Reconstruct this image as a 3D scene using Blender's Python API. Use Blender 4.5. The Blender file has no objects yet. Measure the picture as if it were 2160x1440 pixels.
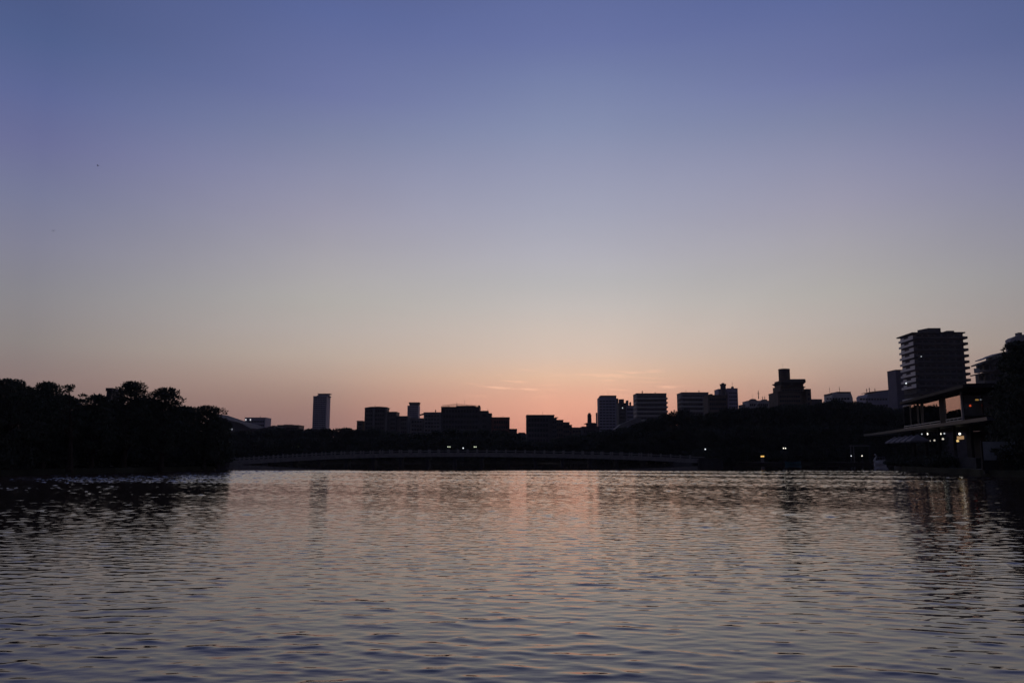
import bpy, math, random
import numpy as np
from mathutils import Vector, Matrix
from mathutils.geometry import tessellate_polygon

R = math.radians
SC = bpy.context.scene
COL = SC.collection
random.seed(7)

# ------------------------------------------------------------------ camera
FPX = 1695.0            # focal length in photograph pixels (2160 wide)
PITCH = R(8.16)
EYE = 1.6
CT, ST = math.cos(PITCH), math.sin(PITCH)


def ray(px, py):
    u = (px - 1080.0) / FPX
    v = (720.0 - py) / FPX
    return Vector((u, CT - v * ST, ST + v * CT))


def P(px, py, Y):
    """world point at distance Y down the lake that is seen at a photo pixel"""
    d = ray(px, py)
    k = Y / d.y
    return Vector((d.x * k, Y, EYE + d.z * k))


def ZY(py, Y):
    return P(1080, py, Y).z


def XY(px, Y, py=930):
    return P(px, py, Y).x


# ------------------------------------------------------------------ materials
def lin(c):
    return tuple(((x / 255.0) / 12.92 if x / 255.0 <= 0.04045 else ((x / 255.0 + 0.055) / 1.055) ** 2.4) for x in c)


def new_mat(name):
    m = bpy.data.materials.new(name)
    m.use_nodes = True
    nt = m.node_tree
    nt.nodes.clear()
    return m, nt, nt.nodes, nt.links


def surf(name, col, var=0.25, scale=3.0, rough=0.8, spec=0.3, bump=0.0, metallic=0.0, coords='Object'):
    """a plain procedural material: colour broken up by two sizes of noise"""
    m, nt, N, L = new_mat(name)
    out = N.new('ShaderNodeOutputMaterial')
    b = N.new('ShaderNodeBsdfPrincipled')
    tc = N.new('ShaderNodeTexCoord')
    n1 = N.new('ShaderNodeTexNoise'); n1.inputs['Scale'].default_value = scale; n1.inputs['Detail'].default_value = 5
    rp = N.new('ShaderNodeValToRGB')
    rp.color_ramp.elements[0].position = 0.3
    rp.color_ramp.elements[1].position = 0.7
    rp.color_ramp.elements[0].color = tuple(c * (1 - var) for c in col) + (1,)
    rp.color_ramp.elements[1].color = tuple(min(1, c * (1 + var)) for c in col) + (1,)
    L.new(tc.outputs[coords], n1.inputs['Vector'])
    L.new(n1.outputs['Fac'], rp.inputs['Fac'])
    L.new(rp.outputs['Color'], b.inputs['Base Color'])
    b.inputs['Roughness'].default_value = rough
    b.inputs['Specular IOR Level'].default_value = spec
    b.inputs['Metallic'].default_value = metallic
    if bump:
        bp = N.new('ShaderNodeBump'); bp.inputs['Strength'].default_value = bump
        n2 = N.new('ShaderNodeTexNoise'); n2.inputs['Scale'].default_value = scale * 6
        L.new(tc.outputs[coords], n2.inputs['Vector'])
        L.new(n2.outputs['Fac'], bp.inputs['Height'])
        L.new(bp.outputs['Normal'], b.inputs['Normal'])
    L.new(b.outputs['BSDF'], out.inputs['Surface'])
    return m


def leafy(name, col, var=0.4, scale=0.6):
    m, nt, N, L = new_mat(name)
    out = N.new('ShaderNodeOutputMaterial')
    b = N.new('ShaderNodeBsdfPrincipled')
    geo = N.new('ShaderNodeNewGeometry')
    n1 = N.new('ShaderNodeTexNoise'); n1.inputs['Scale'].default_value = scale; n1.inputs['Detail'].default_value = 3
    mx = N.new('ShaderNodeMix'); mx.data_type = 'RGBA'
    mx.inputs[6].default_value = tuple(c * (1 - var) for c in col) + (1,)
    mx.inputs[7].default_value = tuple(c * (1 + var) for c in col) + (1,)
    L.new(geo.outputs['Position'], n1.inputs['Vector'])
    L.new(n1.outputs['Fac'], mx.inputs[0])
    L.new(mx.outputs[2], b.inputs['Base Color'])
    b.inputs['Roughness'].default_value = 0.7
    b.inputs['Specular IOR Level'].default_value = 0.15
    L.new(b.outputs['BSDF'], out.inputs['Surface'])
    return m


def emit(name, col, strength):
    m, nt, N, L = new_mat(name)
    out = N.new('ShaderNodeOutputMaterial')
    e = N.new('ShaderNodeEmission')
    e.inputs['Color'].default_value = tuple(col) + (1,)
    e.inputs['Strength'].default_value = strength
    L.new(e.outputs[0], out.inputs['Surface'])
    return m


def window_glass(name, tint=(0.5, 0.5, 0.5), ior=2.1, rough=0.0):
    """double glazing: clear from straight on, a mirror at a slant"""
    m, nt, N, L = new_mat(name)
    out = N.new('ShaderNodeOutputMaterial')
    fr = N.new('ShaderNodeFresnel'); fr.inputs['IOR'].default_value = ior
    tr = N.new('ShaderNodeBsdfTransparent'); tr.inputs['Color'].default_value = tuple(tint) + (1,)
    gl = N.new('ShaderNodeBsdfGlossy'); gl.inputs['Roughness'].default_value = rough
    gl.inputs['Color'].default_value = (1, 1, 1, 1)
    mx = N.new('ShaderNodeMixShader')
    L.new(fr.outputs[0], mx.inputs[0]); L.new(tr.outputs[0], mx.inputs[1]); L.new(gl.outputs[0], mx.inputs[2])
    L.new(mx.outputs[0], out.inputs['Surface'])
    return m


M = {
    'concrete': surf('concrete', (0.23, 0.22, 0.215), 0.2, 0.25),
    'pale_concrete': surf('pale_concrete', (0.52, 0.50, 0.47), 0.15, 0.3),
    'white_concrete': surf('white_concrete', (0.66, 0.65, 0.62), 0.12, 0.3),
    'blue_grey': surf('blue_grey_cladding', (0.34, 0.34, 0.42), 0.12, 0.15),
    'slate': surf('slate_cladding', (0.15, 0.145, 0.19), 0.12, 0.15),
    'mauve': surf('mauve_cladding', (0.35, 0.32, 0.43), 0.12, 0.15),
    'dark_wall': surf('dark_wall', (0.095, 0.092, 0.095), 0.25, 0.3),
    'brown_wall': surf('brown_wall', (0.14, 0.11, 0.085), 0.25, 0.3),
    'brick_red': surf('brick_red', (0.24, 0.10, 0.075), 0.25, 0.5),
    'glass_dark': surf('dark_window_glass', (0.02, 0.022, 0.028), 0.2, 2.0, 0.12, 0.5),
    'dark_metal': surf('dark_fascia_metal', (0.032, 0.032, 0.034), 0.15, 3.0, 0.7, 0.2),
    'roof': surf('roof_felt', (0.09, 0.09, 0.09), 0.25, 0.5),
    'roof_metal': surf('roof_metal', (0.36, 0.38, 0.40), 0.12, 0.4, 0.45, 0.5),
    'metal': surf('painted_metal', (0.07, 0.07, 0.075), 0.15, 4.0, 0.5, 0.4),
    'pale_metal': surf('pale_metal', (0.45, 0.46, 0.47), 0.1, 4.0, 0.4, 0.5),
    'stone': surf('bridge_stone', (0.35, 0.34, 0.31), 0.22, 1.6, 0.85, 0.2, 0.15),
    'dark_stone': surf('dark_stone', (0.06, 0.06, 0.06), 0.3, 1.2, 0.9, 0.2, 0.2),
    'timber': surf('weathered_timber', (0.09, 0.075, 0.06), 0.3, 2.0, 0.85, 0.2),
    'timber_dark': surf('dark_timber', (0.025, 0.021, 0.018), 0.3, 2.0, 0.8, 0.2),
    'white_paint_and_lit_side': surf('white_paint_and_lit_side', (0.7, 0.7, 0.7), 0.06, 2.0, 0.5, 0.4),
    'teal_paint': surf('teal_paint', (0.04, 0.13, 0.15), 0.2, 2.0, 0.5, 0.4),
    'orange_paint': surf('orange_paint', (0.6, 0.22, 0.03), 0.1, 2.0, 0.5, 0.4),
    'canvas': surf('parasol_canvas', (0.30, 0.29, 0.30), 0.1, 1.5, 0.9, 0.1),
    'panel': surf('pale_panel', (0.50, 0.55, 0.55), 0.2, 0.9, 0.8, 0.2),
    'bark': surf('bark', (0.06, 0.045, 0.035), 0.35, 3.0, 0.9, 0.1),
    'needles': leafy('pine_needles', (0.085, 0.10, 0.07)),
    'leaves': leafy('broad_leaves', (0.09, 0.105, 0.075)),
    'leaves_dark': leafy('dark_leaves', (0.08, 0.092, 0.068)),
    'bird': surf('crow_feathers', (0.02, 0.02, 0.022), 0.2, 6.0),
    'lamp_white': emit('lamp_white', (1.0, 0.93, 0.78), 2.0),
    'lamp_cool': emit('lamp_cool', (0.88, 0.95, 1.0), 1.3),
    'lamp_green': emit('lamp_greenish', (0.92, 1.0, 0.72), 1.3),
    'lamp_amber': emit('lamp_amber', (1.0, 0.58, 0.16), 0.95),
    'lamp_red': emit('lamp_red', (1.0, 0.11, 0.03), 2.0),
    'lamp_red_bright': emit('lamp_red_bright', (1.0, 0.12, 0.03), 7.0),
    'lamp_blue': emit('lamp_blue', (0.12, 0.10, 1.0), 0.5),
    'lit_window': emit('lit_window', (0.85, 0.92, 1.0), 0.55),
    'lit_warm': emit('lit_warm_panel', (1.0, 0.60, 0.30), 0.32),
    'end_glazing': window_glass('end_glazing', (0.5, 0.5, 0.5), 1.5),
    'glazing': window_glass('cafe_glazing', (0.45, 0.45, 0.45), 2.8),
}


# ------------------------------------------------------------------ mesh helpers
class MB:
    def __init__(s):
        s.v = []; s.f = []

    def add(s, vs, fs):
        o = len(s.v)
        s.v += [tuple(p) for p in vs]
        s.f += [tuple(i + o for i in q) for q in fs]
        return s

    def box(s, x0, x1, y0, y1, z0, z1):
        if x0 > x1: x0, x1 = x1, x0
        if y0 > y1: y0, y1 = y1, y0
        return s.add([(x0, y0, z0), (x1, y0, z0), (x1, y1, z0), (x0, y1, z0), (x0, y0, z1), (x1, y0, z1), (x1, y1, z1), (x0, y1, z1)],
                     [(0, 3, 2, 1), (4, 5, 6, 7), (0, 1, 5, 4), (1, 2, 6, 5), (2, 3, 7, 6), (3, 0, 4, 7)])

    def frustum(s, a, b, z0, z1):
        """a,b = (x0,x1,y0,y1) rectangles at z0 and z1"""
        return s.add([(a[0], a[2], z0), (a[1], a[2], z0), (a[1], a[3], z0), (a[0], a[3], z0), (b[0], b[2], z1), (b[1], b[2], z1), (b[1], b[3], z1), (b[0], b[3], z1)],
                     [(0, 3, 2, 1), (4, 5, 6, 7), (0, 1, 5, 4), (1, 2, 6, 5), (2, 3, 7, 6), (3, 0, 4, 7)])

    def extrude_xz(s, poly, y0, y1):
        n = len(poly)
        vs = [(x, y0, z) for x, z in poly] + [(x, y1, z) for x, z in poly]
        fs = [tuple(range(n)), tuple(range(2 * n - 1, n - 1, -1))]
        fs += [(i, i + n, (i + 1) % n + n, (i + 1) % n) for i in range(n)]
        return s.add(vs, fs)

    def tube(s, pts, rad, seg=8, cap=True):
        pts = [Vector(p) for p in pts]
        n = len(pts)
        if not hasattr(rad, '__len__'): rad = [rad] * n
        vs, fs = [], []
        for i, p in enumerate(pts):
            d = (pts[min(i + 1, n - 1)] - pts[max(i - 1, 0)])
            if d.length < 1e-9: d = Vector((0, 0, 1))
            d.normalize()
            a = d.orthogonal() if abs(d.z) < 0.99 else Vector((1, 0, 0))
            a = (a - d * a.dot(d)).normalized()
            b = d.cross(a)
            for k in range(seg):
                t = 2 * math.pi * k / seg
                vs.append(p + (a * math.cos(t) + b * math.sin(t)) * rad[i])
        for i in range(n - 1):
            for k in range(seg):
                fs.append((i * seg + k, i * seg + (k + 1) % seg, (i + 1) * seg + (k + 1) % seg, (i + 1) * seg + k))
        if cap:
            fs.append(tuple(range(seg - 1, -1, -1)))
            fs.append(tuple(range((n - 1) * seg, n * seg)))
        return s.add(vs, fs)

    def lathe(s, prof, c=(0, 0, 0), seg=16, sx=1.0, sy=1.0):
        vs, fs = [], []
        n = len(prof)
        for r, z in prof:
            for k in range(seg):
                t = 2 * math.pi * k / seg
                vs.append((c[0] + sx * r * math.cos(t), c[1] + sy * r * math.sin(t), c[2] + z))
        for i in range(n - 1):
            for k in range(seg):
                fs.append((i * seg + k, i * seg + (k + 1) % seg, (i + 1) * seg + (k + 1) % seg, (i + 1) * seg + k))
        fs.append(tuple(range(seg - 1, -1, -1)))
        fs.append(tuple(range((n - 1) * seg, n * seg)))
        return s.add(vs, fs)

    def ball(s, c, r, seg=10, sx=1, sy=1, sz=1):
        prof = [(max(1e-3, math.sin(math.pi * i / 6)) * r, -math.cos(math.pi * i / 6) * r * sz) for i in range(7)]
        return s.lathe(prof, c, seg, sx, sy)

    def build(s, name, mat, parent=None, smooth=False):
        me = bpy.data.meshes.new(name)
        me.from_pydata(s.v, [], s.f)
        me.materials.append(M[mat] if isinstance(mat, str) else mat)
        if smooth:
            me.polygons.foreach_set('use_smooth', [True] * len(me.polygons))
        me.update()
        o = bpy.data.objects.new(name, me)
        COL.objects.link(o)
        if parent is not None: o.parent = parent
        return o


def tag(o, label=None, cat=None, group=None, kind=None):
    if label: o['label'] = label
    if cat: o['category'] = cat
    if group: o['group'] = group
    if kind: o['kind'] = kind
    return o


def thing(name, label, cat, loc=(0, 0, 0), rz=0.0, group=None):
    o = bpy.data.objects.new(name, None)
    o.empty_display_size = 0.5
    COL.objects.link(o)
    o.location = loc
    o.rotation_euler = (0, 0, rz)
    return tag(o, label, cat, group)


def children(o):
    return [c for c in KIDS.get(o.name, [])]


def copy_thing(root, loc, rz=0.0, scale=None, label=None):
    r = root.copy(); COL.objects.link(r)
    r.location = loc; r.rotation_euler = (0, 0, rz)
    if scale: r.scale = scale
    if label: r['label'] = label
    for ch in list(root.children):
        c = ch.copy(); COL.objects.link(c); c.parent = r
        for g in list(ch.children):
            d = g.copy(); COL.objects.link(d); d.parent = c
    return r


# ------------------------------------------------------------------ land and water
GZ = 0.5
LAKE = [(-140, -80), (-105, 0), (-70, 40), (-52, 56), (-43, 68.5), (-38.5, 82), (-36, 93), (-36.5, 101), (-42, 112), (-52, 128), (-62, 150), (-74, 180),
        (-80, 215), (-60, 229), (-20, 233), (25, 232), (48, 222), (52, 200), (48, 186), (56, 183), (78, 184), (87, 181), (71.5, 151),
        (60.8, 128), (52.3, 110), (46.4, 96), (42.5, 80), (40, 65), (37, 45), (40, 0), (60, -80)]


def smooth_loop(pts, it=2):
    for _ in range(it):
        q = []
        for i in range(len(pts)):
            a, b = pts[i], pts[(i + 1) % len(pts)]
            q.append((a[0] * .75 + b[0] * .25, a[1] * .75 + b[1] * .25))
            q.append((a[0] * .25 + b[0] * .75, a[1] * .25 + b[1] * .75))
        pts = q
    return pts


shore = smooth_loop(LAKE)
rr = random.Random(3)
shore = [(x + rr.uniform(-.25, .25), y + rr.uniform(-.25, .25)) for x, y in shore]
BIG = 2500
outer = [(-BIG, -BIG), (BIG, -BIG), (BIG, BIG), (-BIG, BIG)]
g = MB()
tri = tessellate_polygon([[Vector((x, y, 0)) for x, y in outer], [Vector((x, y, 0)) for x, y in shore]])
g.add([(x, y, GZ) for x, y in outer + shore], tri)
n = len(shore)
g.add([(x, y, GZ) for x, y in shore] + [(x, y, -1.6) for x, y in shore], [(i, (i + 1) % n, n + (i + 1) % n, n + i) for i in range(n)])
tri = tessellate_polygon([[Vector((x, y, 0)) for x, y in shore]])
g.add([(x, y, -1.6) for x, y in shore], tri)
M['earth'] = surf('earth_and_turf', (0.055, 0.055, 0.035), 0.4, 0.4, 0.95, 0.1, 0.3)
ground = g.build('ground', 'earth')
tag(ground, kind='structure')


def water_material():
    m, nt, N, L = new_mat('rippled_lake_water')
    out = N.new('ShaderNodeOutputMaterial')
    b = N.new('ShaderNodeBsdfPrincipled')
    b.inputs['Base Color'].default_value = (0.085, 0.055, 0.040, 1)
    b.inputs['Roughness'].default_value = 0.03
    b.inputs['IOR'].default_value = 1.38
    geo = N.new('ShaderNodeNewGeometry')

    def math_(op, a, c=None, d=None):
        k = N.new('ShaderNodeMath'); k.operation = op
        for i, x in enumerate((a, c, d)):
            if x is None: continue
            if isinstance(x, (int, float)): k.inputs[i].default_value = x
            else: L.new(x, k.inputs[i])
        return k.outputs[0]

    def offset(dx, dy):
        k = N.new('ShaderNodeVectorMath'); k.operation = 'ADD'
        L.new(geo.outputs['Position'], k.inputs[0]); k.inputs[1].default_value = (dx, dy, 0)
        return k.outputs[0]

    def noise(vec, sx, sy, rot, detail, rough=0.5, dist=0.0):
        mp = N.new('ShaderNodeMapping'); mp.vector_type = 'POINT'
        mp.inputs['Rotation'].default_value = (0, 0, rot)
        mp.inputs['Scale'].default_value = (sx, sy, 1)
        L.new(vec, mp.inputs['Vector'])
        k = N.new('ShaderNodeTexNoise'); k.noise_dimensions = '2D'
        k.inputs['Scale'].default_value = 1.0
        k.inputs['Detail'].default_value = detail
        k.inputs['Roughness'].default_value = rough
        k.inputs['Distortion'].default_value = dist
        L.new(mp.outputs['Vector'], k.inputs['Vector'])
        return k.outputs['Fac']

    EPS = 0.012

    def height(vec):
        swell = noise(vec, 0.55, 1.15, R(6), 1.0)
        wave = noise(vec, 1.35, 3.3, R(-7), 1.5, 0.5, 0.25)
        fine = noise(vec, 4.6, 9.5, R(9), 1.0)
        h = math_('MULTIPLY', swell, SWELL)
        h = math_('MULTIPLY_ADD', wave, WAVE, h)
        return math_('MULTIPLY_ADD', fine, FINE, h)

    h0, hx, hy = height(offset(0, 0)), height(offset(EPS, 0)), height(offset(0, EPS))
    # gusts: broad patches where the ripples are stronger or weaker
    gust = noise(offset(0, 0), 0.05, 0.12, R(4), 2.0)
    gust = math_('MULTIPLY_ADD', gust, 1.5, 0.25)
    # the far end of the pond lies calm in the lee of the bridge and the trees
    sep = N.new('ShaderNodeSeparateXYZ'); L.new(geo.outputs['Position'], sep.inputs[0])
    wob = noise(offset(0, 0), 0.06, 0.02, 0, 3.0)
    edge = math_('MULTIPLY_ADD', wob, 10.0, sep.outputs['Y'])
    mr = N.new('ShaderNodeMapRange'); mr.interpolation_type = 'SMOOTHSTEP'
    mr.inputs['From Min'].default_value = 96; mr.inputs['From Max'].default_value = 103
    mr.inputs['To Min'].default_value = 1.0; mr.inputs['To Max'].default_value = 0.03
    L.new(edge, mr.inputs['Value'])
    m2 = N.new('ShaderNodeMapRange'); m2.interpolation_type = 'SMOOTHSTEP'
    m2.inputs['From Min'].default_value = 186; m2.inputs['From Max'].default_value = 198
    m2.inputs['To Min'].default_value = 0.0; m2.inputs['To Max'].default_value = 3.0
    L.new(sep.outputs['Y'], m2.inputs['Value'])
    k = math_('MULTIPLY', gust, math_('ADD', mr.outputs[0], m2.outputs[0]))
    k = math_('MULTIPLY', k, -1.0 / EPS)
    sx = math_('MULTIPLY', math_('SUBTRACT', hx, h0), k)
    sy = math_('MULTIPLY', math_('SUBTRACT', hy, h0), k)
    cb = N.new('ShaderNodeCombineXYZ'); L.new(sx, cb.inputs[0]); L.new(sy, cb.inputs[1]); cb.inputs[2].default_value = 0.0
    ad = N.new('ShaderNodeVectorMath'); ad.operation = 'ADD'; L.new(cb.outputs[0], ad.inputs[0]); L.new(geo.outputs['Normal'], ad.inputs[1])
    nm = N.new('ShaderNodeVectorMath'); nm.operation = 'NORMALIZE'; L.new(ad.outputs[0], nm.inputs[0])
    L.new(nm.outputs[0], b.inputs['Normal'])
    L.new(b.outputs['BSDF'], out.inputs['Surface'])
    return m


SWELL, WAVE, FINE = 0.0, 0.006, 0.003
M['water'] = water_material()


def wave_heights(x, y, seed=4, n=150, slope=0.045):
    """wind ripples as a sum of many small wave trains running toward and away from the viewer"""
    rng = np.random.default_rng(seed)
    lam = np.exp(rng.uniform(math.log(0.12), math.log(1.5), n))
    th = rng.normal(0, 0.42, n) + rng.choice([0.0, 0.0, 0.25, -0.2], n)
    ph = rng.uniform(0, 2 * math.pi, n)
    wgt = np.exp(-((np.log(lam / 0.24)) ** 2) / (2 * 0.62 ** 2))
    k = 2 * math.pi / lam
    amp = wgt / k
    amp *= slope / math.sqrt(np.sum((amp * k) ** 2) / 2)
    z = np.zeros_like(x)
    for i in range(n):
        z += amp[i] * np.sin(k[i] * (x * math.sin(th[i]) + y * math.cos(th[i])) + ph[i])
    # flat broad troughs, narrow steeper crests
    sg = 3.2 * z.std()
    z = sg * (np.exp(np.clip(z / sg, -3, 2.2)) - 1)
    # gusts: patches of stronger and weaker ripples
    g = np.zeros_like(x)
    for i in range(14):
        L_ = rng.uniform(6, 30); t = rng.normal(0, .5)
        g += np.sin(2 * math.pi / L_ * (x * .45 * math.cos(t) + y * (1 + .3 * math.sin(t))) + rng.uniform(0, 6.28))
    z *= np.interp(y, [3, 8, 16, 30, 55, 100], [1.2, 1.0, .82, .8, 1.3, 1.6])
    z *= 1 + 2.1 * np.clip((-x - 14) / 14, 0, 1) * np.clip((y - 28) / 25, 0, 1)     # breezier under the left bank
    return z * np.clip(1 + 0.18 * g / math.sqrt(7) * 1.4, .4, 1.8)


# water mesh: rows that widen with distance, rippled out to the calm strip
ys = [3.2]
while ys[-1] < 99.5:
    ys.append(ys[-1] + min(0.085, max(0.012, 0.0030 * ys[-1])))
ys = np.array(ys)
us = np.linspace(-0.92, 0.92, 860)
NR, NC = len(ys), len(us)
Yg, Ug = np.meshgrid(ys, us, indexing='ij')
Xg = Yg * Ug
fade = np.clip((98.5 + 1.2 * np.sin(Xg * .21) + .8 * np.sin(Xg * .57 + 1) - 2 - Yg) / 3.0, 0, 1) * np.clip((.92 - np.abs(Ug)) / .04, 0, 1) * np.clip((Yg - 3.2) / .6, 0, 1)
Zg = wave_heights(Xg.ravel(), Yg.ravel()).reshape(Xg.shape) * fade
wv = np.stack([Xg, Yg, Zg], axis=-1).reshape(-1, 3)
idx = np.arange(NR * NC).reshape(NR, NC)
wf = np.stack([idx[:-1, :-1], idx[:-1, 1:], idx[1:, 1:], idx[1:, :-1]], axis=-1).reshape(-1, 4)
ring = list(idx[0, :]) + list(idx[1:, -1]) + list(idx[-1, -2::-1]) + list(idx[-2:0:-1, 0])
rect = [(-170, -120), (150, -120), (150, 245), (-170, 245)]
tri = tessellate_polygon([[Vector((x, y, 0)) for x, y in rect], [Vector((wv[i][0], wv[i][1], 0)) for i in ring]])
ids = [len(wv) + i for i in range(4)] + [int(i) for i in ring]
wv = np.concatenate([wv, np.array([(x, y, 0.0) for x, y in rect])])
tf = []
for a, b_, c in tri:
    pa, pb_, pc = (wv[ids[q]] for q in (a, b_, c))
    up = (pb_[0] - pa[0]) * (pc[1] - pa[1]) - (pb_[1] - pa[1]) * (pc[0] - pa[0])
    if abs(up) < 1e-9: continue
    tf.append((ids[a], ids[b_], ids[c]) if up > 0 else (ids[a], ids[c], ids[b_]))
tf = np.array(tf)
me = bpy.data.meshes.new('water')
me.vertices.add(len(wv)); me.vertices.foreach_set('co', wv.astype(np.float32).ravel())
nl = wf.size + tf.size
me.loops.add(nl); me.loops.foreach_set('vertex_index', np.concatenate([wf.ravel(), tf.ravel()]).astype(np.int32))
me.polygons.add(len(wf) + len(tf))
me.polygons.foreach_set('loop_start', np.concatenate([np.arange(len(wf)) * 4, wf.size + np.arange(len(tf)) * 3]).astype(np.int32))
me.polygons.foreach_set('use_smooth', np.ones(len(wf) + len(tf), dtype=bool))
me.update(calc_edges=True)
me.materials.append(M['water'])
water = bpy.data.objects.new('water', me); COL.objects.link(water)
tag(water, kind='structure')


# ------------------------------------------------------------------ trees
def leaf_faces(rng, puffs, per, size, up=0.0, slim=0.5):
    """many small leaf-clump quads scattered through ellipsoid puffs"""
    V, F = [], []
    for (c, r) in puffs:
        k = max(6, int(per * (r[0] * r[1] * r[2]) ** (1 / 3.0) ** 1.0))
        d = rng.normal(size=(k, 3)); d /= np.linalg.norm(d, axis=1)[:, None]
        q = rng.uniform(0.15, 1.0, k) ** 0.45
        p = np.array(c) + d * np.array(r) * q[:, None]
        a = rng.normal(size=(k, 3)) + d * 0.8 + np.array([0, 0, up])
        a /= np.linalg.norm(a, axis=1)[:, None]
        t = rng.normal(size=(k, 3))
        b = np.cross(a, t); b /= np.linalg.norm(b, axis=1)[:, None] + 1e-9
        s = size * rng.uniform(0.55, 1.35, k)[:, None]
        a = a * s; b = b * s * slim
        o = len(V) * 0
        quad = np.stack([p - a * .5 - b * .25, p - b * .5 + a * .1, p + a * .6, p + b * .5 + a * .1], axis=1)
        V.append(quad.reshape(-1, 3))
    V = np.concatenate(V)
    nf = len(V) // 4
    F = np.arange(nf * 4).reshape(nf, 4)
    return V, F


def np_mesh(name, V, F, mat, parent):
    me = bpy.data.meshes.new(name)
    me.vertices.add(len(V)); me.vertices.foreach_set('co', V.astype(np.float32).ravel())
    me.loops.add(F.size); me.loops.foreach_set('vertex_index', F.astype(np.int32).ravel())
    me.polygons.add(len(F))
    me.polygons.foreach_set('loop_start', (np.arange(len(F)) * 4).astype(np.int32))
    me.update(calc_edges=True)
    me.validate()
    me.materials.append(M[mat])
    o = bpy.data.objects.new(name, me); COL.objects.link(o); o.parent = parent
    return o


def limbs(mb, rng, H, lean, puffs, r0, seg=7, every=1):
    top = Vector((lean[0], lean[1], H * 0.9))
    mid = Vector((lean[0] * .25 + rng.uniform(-.15, .15), lean[1] * .25, H * 0.45))
    pts = []
    for i in range(9):
        t = i / 8
        p = Vector((0, 0, -0.3)) * (1 - t) ** 2 + mid * 2 * t * (1 - t) + top * t * t
        pts.append(p)
    mb.tube(pts, [r0 * (1.25 if i == 0 else 1) * (1 - 0.85 * i / 8) for i in range(9)], seg)
    for i, (c, r) in enumerate(puffs):
        if i % every: continue
        c = Vector(c)
        h = max(0.15, min(0.92, (c.z - 0.25 * math.hypot(c.x, c.y)) / (H * 0.9) - 0.06))
        k = min(7, int(h * 8))
        a = pts[k].lerp(pts[k + 1], h * 8 - k)
        m = a.lerp(c, .55) + Vector((0, 0, -0.12 * (c - a).length))
        rr0 = r0 * (1 - .85 * h) * .5
        mb.tube([a, m, c], [rr0, rr0 * .6, rr0 * .2], 5, cap=False)


def pine(label, px, top, wpx, Y, seed, low=0.32, pads=30, per=130, leaf=0.34, sparse=1.0, group=None, name='pine_tree', flat=0.45, pw=1.0):
    """an old black pine: bent trunk, foliage in flattened pads"""
    rng = np.random.default_rng(seed)
    x = XY(px, Y); H = ZY(top, Y) - GZ
    Wd = wpx / FPX * Y / 2
    root = thing(name, label, 'tree', (x, Y, GZ), 0, group)
    lean = (rng.uniform(-.5, .5), rng.uniform(-.5, .5))
    puffs = []
    for i in range(pads):
        f = low + (1 - low) * ((i + 0.5) / pads) ** 0.85
        prof = (1 - ((f - low) / (1 - low)) ** 2.4) ** 0.6 * (0.55 + 0.45 * min(1, (f - low) / 0.18))
        ang = i * 2.4 + rng.uniform(-.5, .5)
        rad = Wd * prof * rng.uniform(.35, .92)
        if i >= pads - 3: rad *= 0.35
        pr = Wd * rng.uniform(.27, .46) * sparse * pw
        z = min(f * H, H - pr * flat * 0.9)
        puffs.append(((lean[0] * f + rad * math.cos(ang), lean[1] * f + rad * math.sin(ang), z), (pr, pr, pr * flat)))
    mb = MB(); limbs(mb, rng, H, lean, puffs, 0.03 * H + .05)
    mb.build('trunk', 'bark', root)
    V, F = leaf_faces(rng, puffs, per, leaf, 0.5, 0.42)
    np_mesh('crown', V, F, 'needles', root)
    return root


def broadleaf(name, label, x, y, H, Wd, seed, pads=26, per=150, leaf=0.55, mat='leaves', low=0.2, group=None, z0=GZ):
    rng = np.random.default_rng(seed)
    root = thing(name, label, 'tree', (x, y, z0), 0, group)
    puffs = []
    for i in range(pads):
        f = (i + .5) / pads
        z = low + (1 - low) * f
        prof = math.sin(math.pi * min(1, (0.18 + 0.82 * f)) ** 1.1) ** 0.6 if f < 1 else 0
        ang = i * 2.4 + rng.uniform(-.6, .6)
        rad = Wd * max(.1, prof) * rng.uniform(.25, .8)
        pr = Wd * rng.uniform(.26, .46)
        puffs.append(((rad * math.cos(ang), rad * math.sin(ang), min(z * H, H - pr * .55) + rng.uniform(-.3, .1)), (pr, pr, pr * .7)))
    mb = MB(); limbs(mb, rng, H, (rng.uniform(-.4, .4), 0), puffs, .025 * H + .06, every=2)
    mb.build('trunk', 'bark', root)
    V, F = leaf_faces(rng, puffs, per, leaf, .1, .6)
    np_mesh('crown', V, F, mat, root)
    return root


def shrub(label, x, y, H, Wd, seed, leaf=.35, per=160, mat='leaves_dark', group=None, z0=GZ):
    rng = np.random.default_rng(seed)
    root = thing('shrub', label, 'shrub', (x, y, z0), 0, group)
    puffs = []
    for i in range(12):
        ang = i * 2.4; rad = Wd * rng.uniform(.1, .75)
        pr = Wd * rng.uniform(.3, .45)
        z = H * rng.uniform(.3, .9) * (1 - .35 * rad / Wd)
        puffs.append(((rad * math.cos(ang), rad * math.sin(ang), min(z, H - pr * .4)), (pr, pr, min(pr * .8, H * .4))))
    mb = MB()
    for c, r in puffs[::2]:
        mb.tube([(c[0] * .2, c[1] * .2, -.1), (c[0] * .5, c[1] * .5, c[2] * .6), c], [.06, .04, .015], 5, cap=False)
    mb.build('stem', 'bark', root)
    V, F = leaf_faces(rng, puffs, per, leaf, .2, .6)
    np_mesh('foliage', V, F, mat, root)
    return root


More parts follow.
